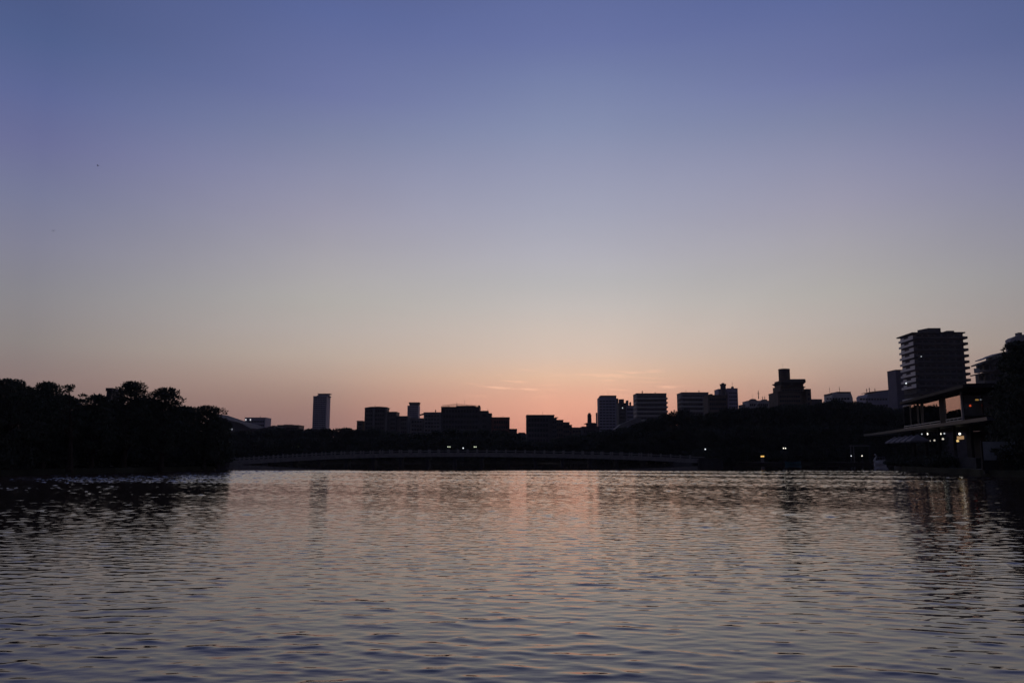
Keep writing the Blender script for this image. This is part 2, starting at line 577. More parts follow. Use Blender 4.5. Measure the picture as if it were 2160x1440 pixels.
# the pines on the left point
pine('tall dark pine with a broad flat top, leftmost at the frame edge', 22, 799, 150, 72, 11, .25, 40, 190, .30, flat=.42)
pine('dark pine with a square shouldered top beside the leftmost pine', 92, 805, 110, 77, 12, .25, 34, 190, .30, flat=.5)
pine('sparse open pine with sky showing between its branches', 152, 811, 92, 74, 25, .4, 22, 130, .26, .55)
pine('lower round pine between the sparse pine and the tall domed pine', 195, 833, 105, 80, 14, .22, 34, 190, .30)
pine('tall domed pine, highest near the middle of the left grove', 264, 804, 108, 83, 15, .25, 38, 190, .30, flat=.55)
pine('bushy pine with a rounded ragged crown right of the domed pine', 343, 818, 108, 86, 16, .22, 38, 190, .30, flat=.5)
pine('shorter spreading pine near the tip of the left point', 432, 856, 112, 92, 17, .15, 34, 190, .30)
pine('small dark pine overhanging the water at the tip of the left point', 462, 884, 56, 96, 18, .1, 24, 190, .28)
fill = [(52, 822, 150, 84), (118, 834, 120, 90), (228, 846, 120, 92), (305, 842, 130, 96), (392, 858, 120, 100), (-40, 802, 140, 74), (178, 856, 130, 84), (448, 886, 90, 99), (150, 880, 150, 95), (345, 880, 150, 103)]
for i, (px, top, wpx, Y) in enumerate(fill):
    pine('dark pine filling the shade low behind the front pines on the left point', px, top, wpx, Y, 40 + i, .04, 42, 230, .40, group='inner pines of the left grove')
# shrubs at the water's edge of the left point
sh = shrub('dense dark shrub at the water edge under the left pines', XY(10, 71), 71.5, 2.6, 2.4, 61, group='shrubs along the left bank')
SHR_L = [(60, 76, 2.2), (110, 80, 2.5), (165, 83, 2.0), (215, 86, 2.4), (262, 88, 2.0), (310, 91, 2.3), (352, 93, 1.9), (395, 96, 2.2), (430, 98, 1.8), (458, 99.5, 1.6),
         (30, 82, 3.2), (95, 88, 3.4), (160, 92, 3.2), (230, 95, 3.3), (290, 98, 3.3), (350, 101, 3.2), (410, 104, 3.0), (440, 106, 2.6)]
for i, (px, Y, h) in enumerate(SHR_L):
    copy_thing(sh, (XY(px, Y), Y, GZ - .05), i * 1.3, (1.0 + .15 * (i % 3), 1.0, h / 2.6))

# the belt behind the bridge
TREE_LOW = 'round dark tree in the low belt on the far shore behind the bridge'
belt = [broadleaf('broadleaf_tree', TREE_LOW, XY(500, 240), 240, 8.4, 5.4, 70 + i, group='trees behind the bridge', leaf=.6, low=.05) for i in range(3)]
tops = [(500, 911), (560, 908), (600, 906), (650, 905), (700, 898), (740, 904), (780, 905), (830, 908), (890, 912), (920, 908), (1010, 905), (1060, 905), (1090, 916),
        (1185, 920), (1230, 912), (1270, 908), (1310, 905)]


def interp(tab, x):
    for (a, b), (c, d) in zip(tab, tab[1:]):
        if x <= c: return b + (d - b) * max(0, (x - a)) / (c - a)
    return tab[-1][1]


used = [0, 0, 0]
rb = random.Random(5)


def place_belt(protos, px, top, Y, wscale=1.0, used=used):
    k = rb.randrange(len(protos))
    p = protos[k]
    H = ZY(top, Y) - GZ
    s = H / p['hh']
    loc = (XY(px, Y), Y, GZ)
    if not used[k]:
        used[k] = 1
        p.location = loc; p.rotation_euler = (0, 0, rb.uniform(0, 6)); p.scale = (wscale, wscale, s)
    else:
        copy_thing(p, loc, rb.uniform(0, 6), (wscale * rb.uniform(.85, 1.15), wscale, s))


for b in belt: b['hh'] = 8.4
px = 478
while px < 1320:
    t = interp(tops, px)
    if not (1108 < px < 1172):
        place_belt(belt, px, t + rb.uniform(-2, 5), 243 + rb.uniform(-3, 3))
    place_belt(belt, px + 17, max(t + rb.uniform(10, 18), 922), 237 + rb.uniform(-1, 1))
    px += rb.uniform(30, 38)
for b in belt:
    pass

# the higher belt on the right shore
TREE_HIGH = 'tall dark tree in the rising belt on the right shore behind the docks'
belt2 = [broadleaf('broadleaf_tree', TREE_HIGH, 60, 195, 13, 6.0, 80 + i, 34, 150, .6, group='trees behind the docks', low=.03) for i in range(3)]
for b in belt2: b['hh'] = 13.0
used2 = [0, 0, 0]
tops2 = [(1275, 908), (1300, 904), (1340, 893), (1380, 880), (1415, 870), (1440, 864), (1480, 872), (1530, 863), (1560, 860), (1600, 856), (1640, 853), (1700, 850), (1740, 846),
         (1770, 839), (1800, 845), (1840, 850), (1880, 856), (1905, 862), (1960, 868)]
px = 1282
while px < 1960:
    Y = 200 + rb.uniform(-3, 3)
    if px < 1500: Y += 14
    place_belt(belt2, px, interp(tops2, px) + rb.uniform(0, 5), Y, .85, used2)
    px += rb.uniform(27, 36)
px = 1330
while px < 1960:
    Y = (205 if px < 1480 else 190) + rb.uniform(-1, 1)
    place_belt(belt2, px, max(interp(tops2, px) + 32 + rb.uniform(0, 12), 898), Y, .7, used2)
    px += rb.uniform(30, 40)
# shrubs along the far and right banks
sh2 = shrub('low dark shrub on the far bank beyond the bridge arches', XY(500, 234), 235.5, 2.6, 3.0, 91, .5, 140, group='shrubs along the far bank')
px = 520
while px < 1330:
    copy_thing(sh2, (XY(px, 235.5), 235.5 + rb.uniform(-.6, .6), GZ), px, (1.1, 1, rb.uniform(.9, 1.25)))
    px += rb.uniform(22, 32)
sh3 = shrub('leafy dark shrub on the right bank behind the boat docks', XY(1470, 189), 189, 3.0, 2.8, 92, .45, 140, group='shrubs on the right bank')
px = 1495
while px < 1850:
    copy_thing(sh3, (XY(px, 187), 187 + rb.uniform(-1, 1.0), GZ), px, (1, 1, rb.uniform(.85, 1.4)))
    px += rb.uniform(18, 26)

# ------------------------------------------------------------------ the stone bridge
BY0, BY1 = 170.0, 173.6
RAIL = [(470, 966.5), (495, 965), (545, 961.5), (600, 958), (650, 955), (700, 952.3), (800, 949.3), (900, 947.8), (975, 947.4), (1080, 948.2), (1200, 950.5), (1300, 953), (1400, 956.8), (1460, 960.5), (1485, 962)]
bx = [XY(p, BY0) for p, _ in RAIL]
bz = [ZY(q, BY0) for _, q in RAIL]


def smooth_at(x):
    return float(np.interp(x, bx, bz))


def rail_z(x):       # slightly smoothed camber
    return sum(smooth_at(x + d) for d in (-4, -2, 0, 2, 4)) / 5


XS = list(np.linspace(bx[0], bx[-1], 64))
root = thing('stone_bridge', 'long low stone footbridge with a post and rail balustrade', 'bridge', (0, BY0, 0))


def sweep(y0, y1, za, zb):
    mb = MB(); vs = []; fs = []
    for x in XS:
        z = rail_z(x)
        vs += [(x, y0, z + za), (x, y1, z + za), (x, y1, z + zb), (x, y0, z + zb)]
    for i in range(len(XS) - 1):
        a = i * 4
        for k in range(4):
            fs.append((a + k, a + (k + 1) % 4, a + 4 + (k + 1) % 4, a + 4 + k))
    e = (len(XS) - 1) * 4
    fs += [(0, 3, 2, 1), (e, e + 1, e + 2, e + 3)]
    return mb.add(vs, fs)


sweep(0.05, BY1 - BY0 - .05, -1.5, -1.04).build('deck', 'stone', root)
for y in (0.0, BY1 - BY0 - .2):
    sweep(y + .06, y + .16, -1.036, -.62).build('parapet_panel', 'stone', root)
    sweep(y + .03, y + .19, -.34, -.18).build('rail', 'stone', root)
pb = MB().box(-.14, .14, 0, .24, -1.1, 0).frustum((-.18, .18, -.03, .27), (-.1, .1, .05, .19), 0, .12)
post0 = None
px = 496
while px < 1462:
    x = XY(px, BY0)
    for y in (0, BY1 - BY0 - .24) if post0 is None or len(root.children) < 92 else (0,):
        if post0 is None:
            post0 = pb.build('post', 'stone', root); o = post0
        else:
            o = post0.copy(); COL.objects.link(o); o.parent = root
        o.location = (x, y - .012, rail_z(x) - .06)
    px += 20.4
pier0 = None
for px in range(503, 1480, 57):
    x = XY(px, BY0)
    zt = rail_z(x) - 1.504
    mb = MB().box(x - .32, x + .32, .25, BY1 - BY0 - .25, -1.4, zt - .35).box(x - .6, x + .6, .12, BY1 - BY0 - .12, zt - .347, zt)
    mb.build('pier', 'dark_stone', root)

# abutments
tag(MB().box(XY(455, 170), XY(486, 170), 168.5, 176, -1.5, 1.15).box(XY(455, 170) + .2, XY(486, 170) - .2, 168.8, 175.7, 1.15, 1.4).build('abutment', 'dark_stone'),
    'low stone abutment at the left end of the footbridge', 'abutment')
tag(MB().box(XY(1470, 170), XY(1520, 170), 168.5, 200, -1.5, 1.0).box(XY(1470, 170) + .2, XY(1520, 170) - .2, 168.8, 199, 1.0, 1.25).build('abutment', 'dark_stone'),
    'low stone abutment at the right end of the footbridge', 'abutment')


# ------------------------------------------------------------------ lamps
def lamp(label, px, py, Y, mat='lamp_white', r=.16, z0=None, arms=None, group=None, style='globe', name='street_lamp'):
    p = P(px, py, Y)
    z0 = GZ if z0 is None else z0
    root = thing(name, label, 'lamp', (p.x, p.y, z0), 0, group)
    h = p.z - z0
    MB().lathe([(.11, 0), (.11, .25), (.055, .4), (.04, h - r)], seg=8).build('pole', 'metal', root)
    hd = MB().ball((0, 0, h), r, 10).build('lamp_head', mat, root, True)
    MB().lathe([(r * 1.25, 0), (r * .9, .07), (.02, .14)], (0, 0, h + r * .9), 10).build('cap', 'metal', root)
    return root


lamp('white street lamp shining through trees left of the slim tower', 630, 941, 236, 'lamp_green', .15)
lamp('bright white street lamp under the dark trees left of the pavilion', 911, 934, 238, 'lamp_green', .17)
lamp('cool white low lamp nearest the pavilion steps', 977, 944.6, 228, 'lamp_cool', .17)
for a, b in ((945, 'left lamp of the pair at the left corner of the pavilion'), (949, 'right lamp of the pair at the left corner of the pavilion'),
             (1000.5, 'left lamp of the pair to the right of the pavilion'), (1004, 'right lamp of the pair to the right of the pavilion')):
    lamp(b, a, 942, 234, 'lamp_green', .13, group='paired lamps beside the pavilion')
lamp('left white lamp of the pair by the right bridge end', 1487.5, 947, 186, 'lamp_cool', .15, group='paired lamps at the bridge end')
lamp('dimmer right lamp of the pair by the right bridge end', 1493, 948, 188, 'lit_window', .15, group='paired lamps at the bridge end')

# pavilion
Y = 238
x0, x1 = XY(945, Y), XY(988, Y)
root = thing('pavilion', 'small pavilion with a pale roof on the far shore behind the bridge', 'pavilion', ((x0 + x1) / 2, Y, GZ))
hw = (x1 - x0) / 2; zt = ZY(924, Y) - GZ; ze = ZY(930.5, Y) - GZ
MB().frustum((-hw - .3, hw + .3, -.3, 5.3), (-hw * .72, hw * .72, 1.6, 3.4), ze, zt).box(-hw * .2, hw * .2, 2, 3, zt, zt + .35).build('roof', 'roof_metal', root)
for cx in (-hw + .3, -hw * .33, hw * .33, hw - .3):
    for cy in (.3, 4.7):
        MB().lathe([(.16, 0), (.14, ze)], (cx, cy, 0), 8).build('column', 'timber_dark', root)
MB().box(-hw, hw, .8, 4.2, .0, .7).build('base', 'stone', root)
MB().box(-hw + .6, hw - .6, 1.2, 4.0, .7, ze - .3).build('screen_wall', 'dark_wall', root)


# ------------------------------------------------------------------ city buildings
def bands(root, x0, x1, yf, zs, h, mat='glass_dark', d=.06, bays=0):
    """one ribbon window per storey, a few centimetres proud of the wall, split into bays"""
    for z in zs:
        mb = MB()
        if bays:
            wdt = (x1 - x0) / bays
            for i in range(bays):
                mb.box(x0 + i * wdt + wdt * .12, x0 + (i + 1) * wdt - wdt * .12, yf - d, yf + .02, z, z + h)
        else:
            mb.box(x0, x1, yf - d, yf + .02, z, z + h)
        mb.build('window', mat, root)


class Bld:
    def __init__(s, name, label, Y, pxc, cat='building', py=860):
        s.py = py; s.walls = []
        Y = Y * 1.6 if 250 < Y < 440 else Y
        s.Y = Y
        s.cx = XY(pxc, Y, py)
        s.root = thing(name, label, cat, (s.cx, Y, GZ))

    def X(s, px, dy=0): return XY(px, s.Y + dy, s.py) - s.cx
    def Z(s, py, dy=0): return ZY(py, s.Y + dy) - GZ

    def wall(s, p0, p1, top, mat, dy=0, thick=14, base=0.0, name='wall', roof=True, par=.5):
        # the seen edge is the back corner where the flank shows, else the front one
        x0 = s.X(p0, dy + thick if p0 > 1080 else dy); x1 = s.X(p1, dy + thick if p1 < 1080 else dy)
        z = s.Z(top, dy); s.walls.append((p0, p1, dy, x0, x1))
        MB().box(x0, x1, dy, dy + thick, base, z - (par if roof else 0)).build(name, mat, s.root)
        if roof:   # parapet round a sunk roof deck
            mb = MB()
            a, b, c, d = x0 - .12, x1 + .12, dy - .12, dy + thick + .12
            mb.box(a, b, c, c + .4, z - par, z).box(a, b, d - .4, d, z - par, z).box(a, a + .4, c + .4, d - .4, z - par, z).box(b - .4, b, c + .4, d - .4, z - par, z)
            mb.box(a + .4, b - .4, c + .4, d - .4, z - par, z - par + .15)
            mb.build('parapet', mat, s.root)
        return x0, x1, z

    def span(s, p0, p1, dy):
        x0, x1 = s.X(p0, dy), s.X(p1, dy)
        for a, b_, d, w0, w1 in s.walls:
            if d == dy and a - 3 <= p0 and p1 <= b_ + 3:
                x0, x1 = max(x0, w0), min(x1, w1)
        return x0, x1

    def win(s, p0, p1, ptop, pbot, n, mat='glass_dark', dy=0, bays=0, frac=.5, inset=.8):
        x0, x1 = s.span(p0, p1, dy); x0 += inset; x1 -= inset
        zt, zb = s.Z(ptop, dy), max(1.0, s.Z(pbot, dy))
        st = (zt - zb) / n
        bands(s.root, x0, x1, dy, [zb + i * st + st * .2 for i in range(n)], st * frac, mat, bays=bays)

    def balconies(s, p0, p1, ptop, pbot, n, mat='pale_concrete', dy=0, out=1.4, side=1.0, thick=14, h=1.15):
        x0, x1 = s.span(p0, p1, dy)
        zt, zb = s.Z(ptop, dy), max(.5, s.Z(pbot, dy))
        st = (zt - zb) / n
        for i in range(n):
            z = zb + i * st
            mb = MB().box(x0 - side, x1 + side, dy - out, dy - .01, z, z + .25)
            mb.box(x0 - side, x1 + side, dy - out, dy - out + .15, z + .25, z + h)
            mb.box(x0 - side, x0 - side + .15, dy - out + .15, dy - .01, z + .25, z + h).box(x1 + side - .15, x1 + side, dy - out + .15, dy - .01, z + .25, z + h)
            if side > .3:
                mb.box(x0 - side, x0 - .01, dy, dy + thick * .8, z, z + h).box(x1 + .01, x1 + side, dy, dy + thick * .8, z, z + h)
            mb.build('balcony', mat, s.root)

    def part(s, name, p0, p1, top, bot, mat, dy=2, thick=6):
        x0 = s.X(p0, dy + thick if p0 > 1080 else dy); x1 = s.X(p1, dy + thick if p1 < 1080 else dy)
        MB().box(x0, max(x1, x0 + .5), dy, dy + thick, s.Z(bot, dy) - .4, s.Z(top, dy)).build(name, mat, s.root)

    def mast(s, px, top, bot, r=.12, dy=4, name='antenna', mat='metal'):
        x = s.X(px, dy); z0, z1 = s.Z(bot, dy) - .3, s.Z(top, dy)
        MB().tube([(x, dy, z0), (x, dy, z1)], [r, r * .6], 6).box(x - r * 2.4, x + r * 2.4, dy - .05, dy + .05, z0 + (z1 - z0) * .62, z0 + (z1 - z0) * .68).build(name, mat, s.root)


# behind the left grove: block corner and arena
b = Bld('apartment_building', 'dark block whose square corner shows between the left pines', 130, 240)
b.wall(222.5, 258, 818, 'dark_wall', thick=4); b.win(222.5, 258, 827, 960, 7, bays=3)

b = Bld('arena', 'low arena with a swept pale roof behind the left grove', 360, 520, 'arena')
r_ = []
for px, py in ((440, 870), (470, 880), (490, 887), (505, 890), (515, 893.5), (524, 899), (533, 903), (548, 904), (565, 901), (580, 897)):
    r_.append((b.X(px), b.Z(py)))
lo = [(x, z - .9) for x, z in r_][::-1]
MB().extrude_xz(r_ + lo, -2, 40).build('roof', 'dark_wall', b.root)
MB().extrude_xz([(r_[0][0] + .5, 0)] + [(r_[-1][0] - .5, 0)] + [(x - .5 if i == 0 else x + (.5 if i == len(lo) - 1 else 0), z - .01) for i, (x, z) in enumerate(lo)], 0, 38).build('wall', 'dark_wall', b.root)
MB().extrude_xz([(b.X(482), b.Z(911)), (b.X(493), b.Z(906)), (b.X(493), b.Z(903.5)), (b.X(486), b.Z(905))], -2.4, -.05).build('skylight', emit('skylight_glint', (.75, .8, .95), .22), b.root)  # bright glint on the roof put in as emission

b = Bld('office_building', 'grey slab office with a few lit windows behind the low arena', 410, 545)
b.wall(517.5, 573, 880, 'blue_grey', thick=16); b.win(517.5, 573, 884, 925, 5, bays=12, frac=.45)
for px, py in ((519.8, 885), (529.5, 885), (519.5, 893)):
    MB().box(b.X(px - 1.1), b.X(px + 1.1), -.16, -.07, b.Z(py + 1.6), b.Z(py - 1.6)).build('lit_window', emit('lit_office_window', (.9, .9, .95), .75), b.root)
b.mast(550, 877, 880, .18)

b = Bld('office_building', 'long flat low building between the lit office and the slim tower', 380, 615)
b.wall(586.5, 643, 896, 'brown_wall', thick=16); b.win(586.5, 643, 899, 925, 3, bays=14)
b.part('plant_room', 600, 622, 895, 897, 'dark_wall')

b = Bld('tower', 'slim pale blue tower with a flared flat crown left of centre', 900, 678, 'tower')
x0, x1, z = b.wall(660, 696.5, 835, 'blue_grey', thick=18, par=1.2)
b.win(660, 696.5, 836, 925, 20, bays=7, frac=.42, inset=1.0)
MB().frustum((b.X(664), b.X(693), 3, 15), (b.X(669), b.X(688), 4, 14), b.Z(835.5), b.Z(831.5)).frustum((b.X(669), b.X(688), 4, 14), (b.X(667), b.X(693.5), 2, 16), b.Z(831.5), b.Z(829.3)).build('crown', 'blue_grey', b.root)

b = Bld('apartment_building', 'dark stepped apartment block with a bowed roof right of the slim tower', 330, 800)
b.wall(753.5, 772, 887, 'brown_wall', thick=10)
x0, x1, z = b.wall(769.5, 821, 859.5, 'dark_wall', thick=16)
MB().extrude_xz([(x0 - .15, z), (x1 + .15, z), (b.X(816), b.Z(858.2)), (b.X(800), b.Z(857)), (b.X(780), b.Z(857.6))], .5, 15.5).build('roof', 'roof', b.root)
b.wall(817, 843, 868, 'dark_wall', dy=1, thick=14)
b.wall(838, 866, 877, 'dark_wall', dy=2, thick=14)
b.win(769.5, 821, 862, 915, 6, bays=8); b.win(822, 843, 871, 915, 5, dy=1, bays=4); b.win(844, 861, 880, 915, 4, dy=2, bays=3)
b.win(753.5, 769, 890, 915, 3, bays=3)
b.part('stair_tower', 787, 791, 860, 915, 'concrete', dy=-1.2, thick=1.15)
b.part('stair_tower', 813, 817, 860, 915, 'concrete', dy=-1.2, thick=1.15)
b.mast(791, 854.5, 858, .16)

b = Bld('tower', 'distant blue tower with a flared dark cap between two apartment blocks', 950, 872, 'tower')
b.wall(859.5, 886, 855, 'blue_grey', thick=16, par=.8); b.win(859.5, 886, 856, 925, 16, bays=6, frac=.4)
MB().frustum((b.X(863.5), b.X(882), 2, 14), (b.X(861.5), b.X(884), 1, 15), b.Z(855), b.Z(848)).build('crown', 'dark_wall', b.root)

b = Bld('apartment_building', 'grey apartment block with a slanted roof edge left of the caged roof', 345, 905)
x0, x1, z = b.wall(894, 936, 869, 'concrete', thick=14)
b.wall(862, 897, 881.5, 'concrete', dy=1.5, thick=12, par=.35)
MB().extrude_xz([(b.X(885), b.Z(874)), (b.X(893.4), b.Z(871)), (b.X(893.4), b.Z(873.5)), (b.X(885), b.Z(875.5))], .2, 6).build('canopy', 'roof', b.root)
b.win(894, 930, 873, 918, 6, bays=5); b.win(866, 893.5, 885, 918, 4, dy=1.5, bays=4)
b.mast(919, 863.5, 869, .35, name='chimney')

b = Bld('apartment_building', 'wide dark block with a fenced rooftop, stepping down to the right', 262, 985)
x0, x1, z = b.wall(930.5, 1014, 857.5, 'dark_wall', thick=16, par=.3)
mb = MB(); za = b.Z(855.5)
cage = [(932, 854.5), (945, 853.2), (963, 851.4), (985, 853), (1012, 855)]
for i, (px, py) in enumerate(cage):
    for q in (.4, 6):
        mb.tube([(b.X(px), q, z - .3), (b.X(px), q, b.Z(py))], .07, 5)
for q in (.4, 6):
    mb.tube([(b.X(px), q, b.Z(py)) for px, py in cage], .06, 5)
    mb.tube([(b.X(px), q, (z + b.Z(py)) / 2) for px, py in cage], .05, 5)
for px in range(936, 1012, 4):
    py = interp(cage, px); mb.tube([(b.X(px), .4, z), (b.X(px), .4, b.Z(py))], .03, 4)
mb.build('roof_fence', 'metal', b.root)
b.part('parapet_end', 1008.5, 1014, 854.5, 858, 'dark_wall', 0.3, 14)
b.part('plant_room', 962, 1004, 855.5, 858, 'dark_wall', 5, 6)
b.wall(1006, 1031, 866, 'dark_wall', dy=.6, thick=14); b.wall(1024, 1038, 871, 'dark_wall', dy=1.0, thick=13)
b.wall(1030, 1075, 879.5, 'brick_red', dy=1.4, thick=13); b.wall(1066, 1090.5, 904, 'dark_wall', dy=1.6, thick=12)
for k, (p0, p1, t0, nn, bb, d) in enumerate(((930.5, 1014, 861, 8, 12, 0), (1014.5, 1031, 870, 7, 3, .6), (1038.5, 1075, 884, 6, 6, 1.4))):
    b.win(p0, p1, t0, 950, nn, bays=bb, dy=d)
for px, py, pb_ in ((963.5, 847, 853), (980, 842, 853), (1028.5, 861, 866), (1031, 863, 867), (1061, 876, 880)):
    b.mast(px, py, pb_, .05)

b = Bld('house', 'tiny low roof in the gap between the two dark central blocks', 300, 1100)
b.wall(1086, 1113, 914.5, 'dark_wall', thick=10); b.win(1090.5, 1109, 918, 950, 2, bays=4)
MB().extrude_xz([(b.X(1091), b.Z(914.4)), (b.X(1109), b.Z(914.4)), (b.X(1107), b.Z(911.8)), (b.X(1095), b.Z(911.5))], 1, 9).build('roof', 'roof', b.root)

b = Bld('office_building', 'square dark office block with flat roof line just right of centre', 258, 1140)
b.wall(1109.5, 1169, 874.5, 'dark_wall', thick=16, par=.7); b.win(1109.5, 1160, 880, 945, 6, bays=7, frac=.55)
b.wall(1162, 1174, 881, 'dark_wall', dy=-.6, thick=10, par=.4)
b.win(1162, 1174, 885, 945, 6, dy=-.6, bays=2, inset=.2)
b.mast(1144.5, 868, 874, .05); MB().box(b.X(1170), b.X(1177), -1.4, .4, b.Z(881.3), b.Z(879.8)).build('canopy', 'dark_wall', b.root)

b = Bld('apartment_building', 'low block stepping down toward the sunset right of the square office', 300, 1195)
for p0, p1, t, d in ((1170, 1188, 885, 0), (1184, 1201, 890, .5), (1197, 1206, 895.5, 1), (1203, 1226, 901, 1.4)):
    b.wall(p0, p1, t, 'brown_wall', dy=d, thick=12, par=.4)
    b.win(p0, p1, t + 4, 945, 5, dy=d, bays=3, inset=.3)

b = Bld('temple_tower', 'small stepped building carrying a stubby spire beside the sunset', 290, 1242)
b.wall(1224, 1264, 899, 'dark_wall', thick=12, par=.4); b.wall(1236, 1257, 893, 'dark_wall', dy=1, thick=10, base=b.Z(900), par=.3)
MB().frustum((b.X(1233), b.X(1259), .2, 11), (b.X(1238), b.X(1255), 1.5, 9), b.Z(893.2), b.Z(891)).build('eaves', 'roof', b.root)
c = b.X(1244.5)
MB().lathe([(1.25, 0), (1.15, b.Z(876) - b.Z(891)), (1.4, b.Z(875.5) - b.Z(891)), (.85, b.Z(873) - b.Z(891)), (.75, b.Z(870.5) - b.Z(891)), (.12, b.Z(869.5) - b.Z(891))], (c, 4, b.Z(891)), 10).build('spire', 'dark_wall', b.root)
b.win(1224, 1259, 903, 940, 3, bays=6)

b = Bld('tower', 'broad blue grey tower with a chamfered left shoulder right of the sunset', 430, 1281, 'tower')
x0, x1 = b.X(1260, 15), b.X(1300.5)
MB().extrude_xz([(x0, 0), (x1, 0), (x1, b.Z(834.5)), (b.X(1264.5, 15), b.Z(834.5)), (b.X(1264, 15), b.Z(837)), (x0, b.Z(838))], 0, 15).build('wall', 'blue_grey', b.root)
b.part('parapet', 1263.5, 1300.8, 833.6, 835, 'dark_wall', -.1, 14)
b.wall(1296, 1304.5, 840, 'dark_wall', dy=1, thick=12, par=.3)
b.win(1262, 1300, 842, 915, 12, bays=5, frac=.4)
b.wall(1256.5, 1259.8, 870, 'dark_wall', dy=2, thick=8, par=.3)
b.mast(1283, 826, 834, .05)

b = Bld('apartment_building', 'dark block topped by three rooftop tanks between the blue tower and the balconies', 400, 1318)
b.wall(1300, 1321, 849.5, 'dark_wall', thick=14); b.wall(1314, 1343, 855, 'blue_grey', dy=1.5, thick=12)
b.part('roof_tank', 1305, 1316.5, 841.5, 849, 'dark_wall', 3); b.part('roof_tank', 1320, 1326, 844, 855, 'concrete', 3); b.part('roof_tank', 1327.5, 1331.5, 847.5, 855, 'brown_wall', 3)
b.win(1303.8, 1320, 853, 915, 8, bays=4); b.win(1320.3, 1341, 859, 915, 7, dy=1.5, bays=4)
MB().box(b.X(1312.2), b.X(1314), -.18, -.09, b.Z(861.2), b.Z(858.8)).build('lit_window', 'lit_window', b.root)

b = Bld('hall', 'low hall with a pale sloping roof under the balcony block', 300, 1330, 'hall')
poly = [(b.X(1296), b.Z(905)), (b.X(1310), b.Z(894)), (b.X(1346), b.Z(879.5)), (b.X(1352), b.Z(882)), (b.X(1352), b.Z(888)), (b.X(1320), b.Z(899)), (b.X(1300), b.Z(908))]
MB().extrude_xz(poly, 0, 12).build('roof', 'concrete', b.root)
MB().box(b.X(1300), b.X(1380), 1, 11, 0, b.Z(908) - .1).build('wall', 'concrete', b.root)

for (nm, p0, p1, top, lab, Yb, ext) in (('apartment_building', 1335, 1407, 829, 'long apartment block with banded balconies standing alone right of the rooftop tanks', 345, 0),
                                        ('apartment_building', 1427.5, 1496, 827, 'second long balcony block next to the turret building', 340, 1)):
    b = Bld(nm, lab, Yb, (p0 + p1) / 2)
    b.wall(p0 + 1, p1 - .5, top, 'concrete', thick=16, par=.6)
    b.win(p0 + 1, p1, top + 5, 915, 9, bays=10, frac=.55)
    b.balconies(p0 + 3, p1 - (1 if not ext else 16), top + 4, 915, 9, 'pale_concrete', side=1.0 if ext else .7)
    if ext: b.balconies(p1 - 14, p1 - 6, top + 8, 915, 8, 'concrete', out=1.9, side=.2, h=1.0)
    b.mast(p0 + 20.5, top - 5, top, .35 if not ext else .1); b.mast(p0 + 48, top - 4 if ext else top - 2, top, .3)

b = Bld('apartment_building', 'dark brick block in front of the turret building', 300, 1508)
b.wall(1484, 1535, 832.5, 'brown_wall', thick=12, par=.4); b.win(1484, 1535, 837, 915, 8, bays=8)
b.part('plant_room', 1496, 1504, 830.5, 833, 'dark_wall', 3, 4)

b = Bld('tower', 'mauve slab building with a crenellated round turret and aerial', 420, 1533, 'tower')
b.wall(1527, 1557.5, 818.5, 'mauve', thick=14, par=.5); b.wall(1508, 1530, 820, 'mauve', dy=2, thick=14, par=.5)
c = b.X(1526.5)
rt = (b.X(1533) - b.X(1520.5)) / 2
MB().lathe([(rt * .92, 0), (rt * .92, b.Z(814) - b.Z(840)), (rt * 1.08, b.Z(812.5) - b.Z(840)), (rt * 1.08, b.Z(811) - b.Z(840)), (rt * .55, b.Z(810.5) - b.Z(840)), (rt * .55, b.Z(808.5) - b.Z(840)), (rt * .2, b.Z(807.5) - b.Z(840))], (c, -.5, b.Z(840)), 14).build('turret', 'dark_wall', b.root)
for k in range(8):
    t = k * math.pi / 4
    MB().box(c + rt * .95 * math.cos(t) - .25, c + rt * .95 * math.cos(t) + .25, -.5 + rt * .95 * math.sin(t) - .25, -.5 + rt * .95 * math.sin(t) + .25, b.Z(811.2), b.Z(809.6)).build('merlon', 'dark_wall', b.root)
b.part('plant_room', 1543.5, 1549.5, 815, 819, 'dark_wall', 3, 4); b.mast(1546.5, 805, 815, .12)
b.win(1533, 1557.5, 824, 915, 12, bays=4, frac=.35); b.win(1508, 1519, 826, 915, 10, bays=2, dy=2, frac=.35)

b = Bld('laboratory_building', 'low pale complex with a domed roof house and thin chimneys left of the tiered building', 330, 1595)
b.wall(1566.5, 1623, 844.5, 'pale_concrete', thick=14); b.wall(1563, 1567, 853, 'concrete', dy=1, thick=10, par=.3)
c = b.X(1593.5); rd = b.X(1601.5) - c
MB().lathe([(rd, 0), (rd * 1.0, .6), (rd * .8, 1.1), (rd * .4, 1.4), (.1, 1.5)], (c, 5, b.Z(844.5)), 14).build('roof_dome', 'dark_wall', b.root)
b.part('plant_room', 1605, 1619, 842, 845, 'concrete', 3, 6)
b.mast(1588.5, 831, 840, .06); b.mast(1601, 823.5, 840, .3, name='chimney'); b.mast(1609.5, 835.5, 843, .22, name='chimney'); b.mast(1614, 835.5, 843, .22, name='chimney')
MB().tube([(b.X(1592), -.3, b.Z(860)), (b.X(1600), -.3, b.Z(848)), (b.X(1606), -.3, b.Z(845))], .35, 6).build('roof_brace', 'white_concrete', b.root)
b.win(1566.5, 1623, 848, 900, 5, bays=10)

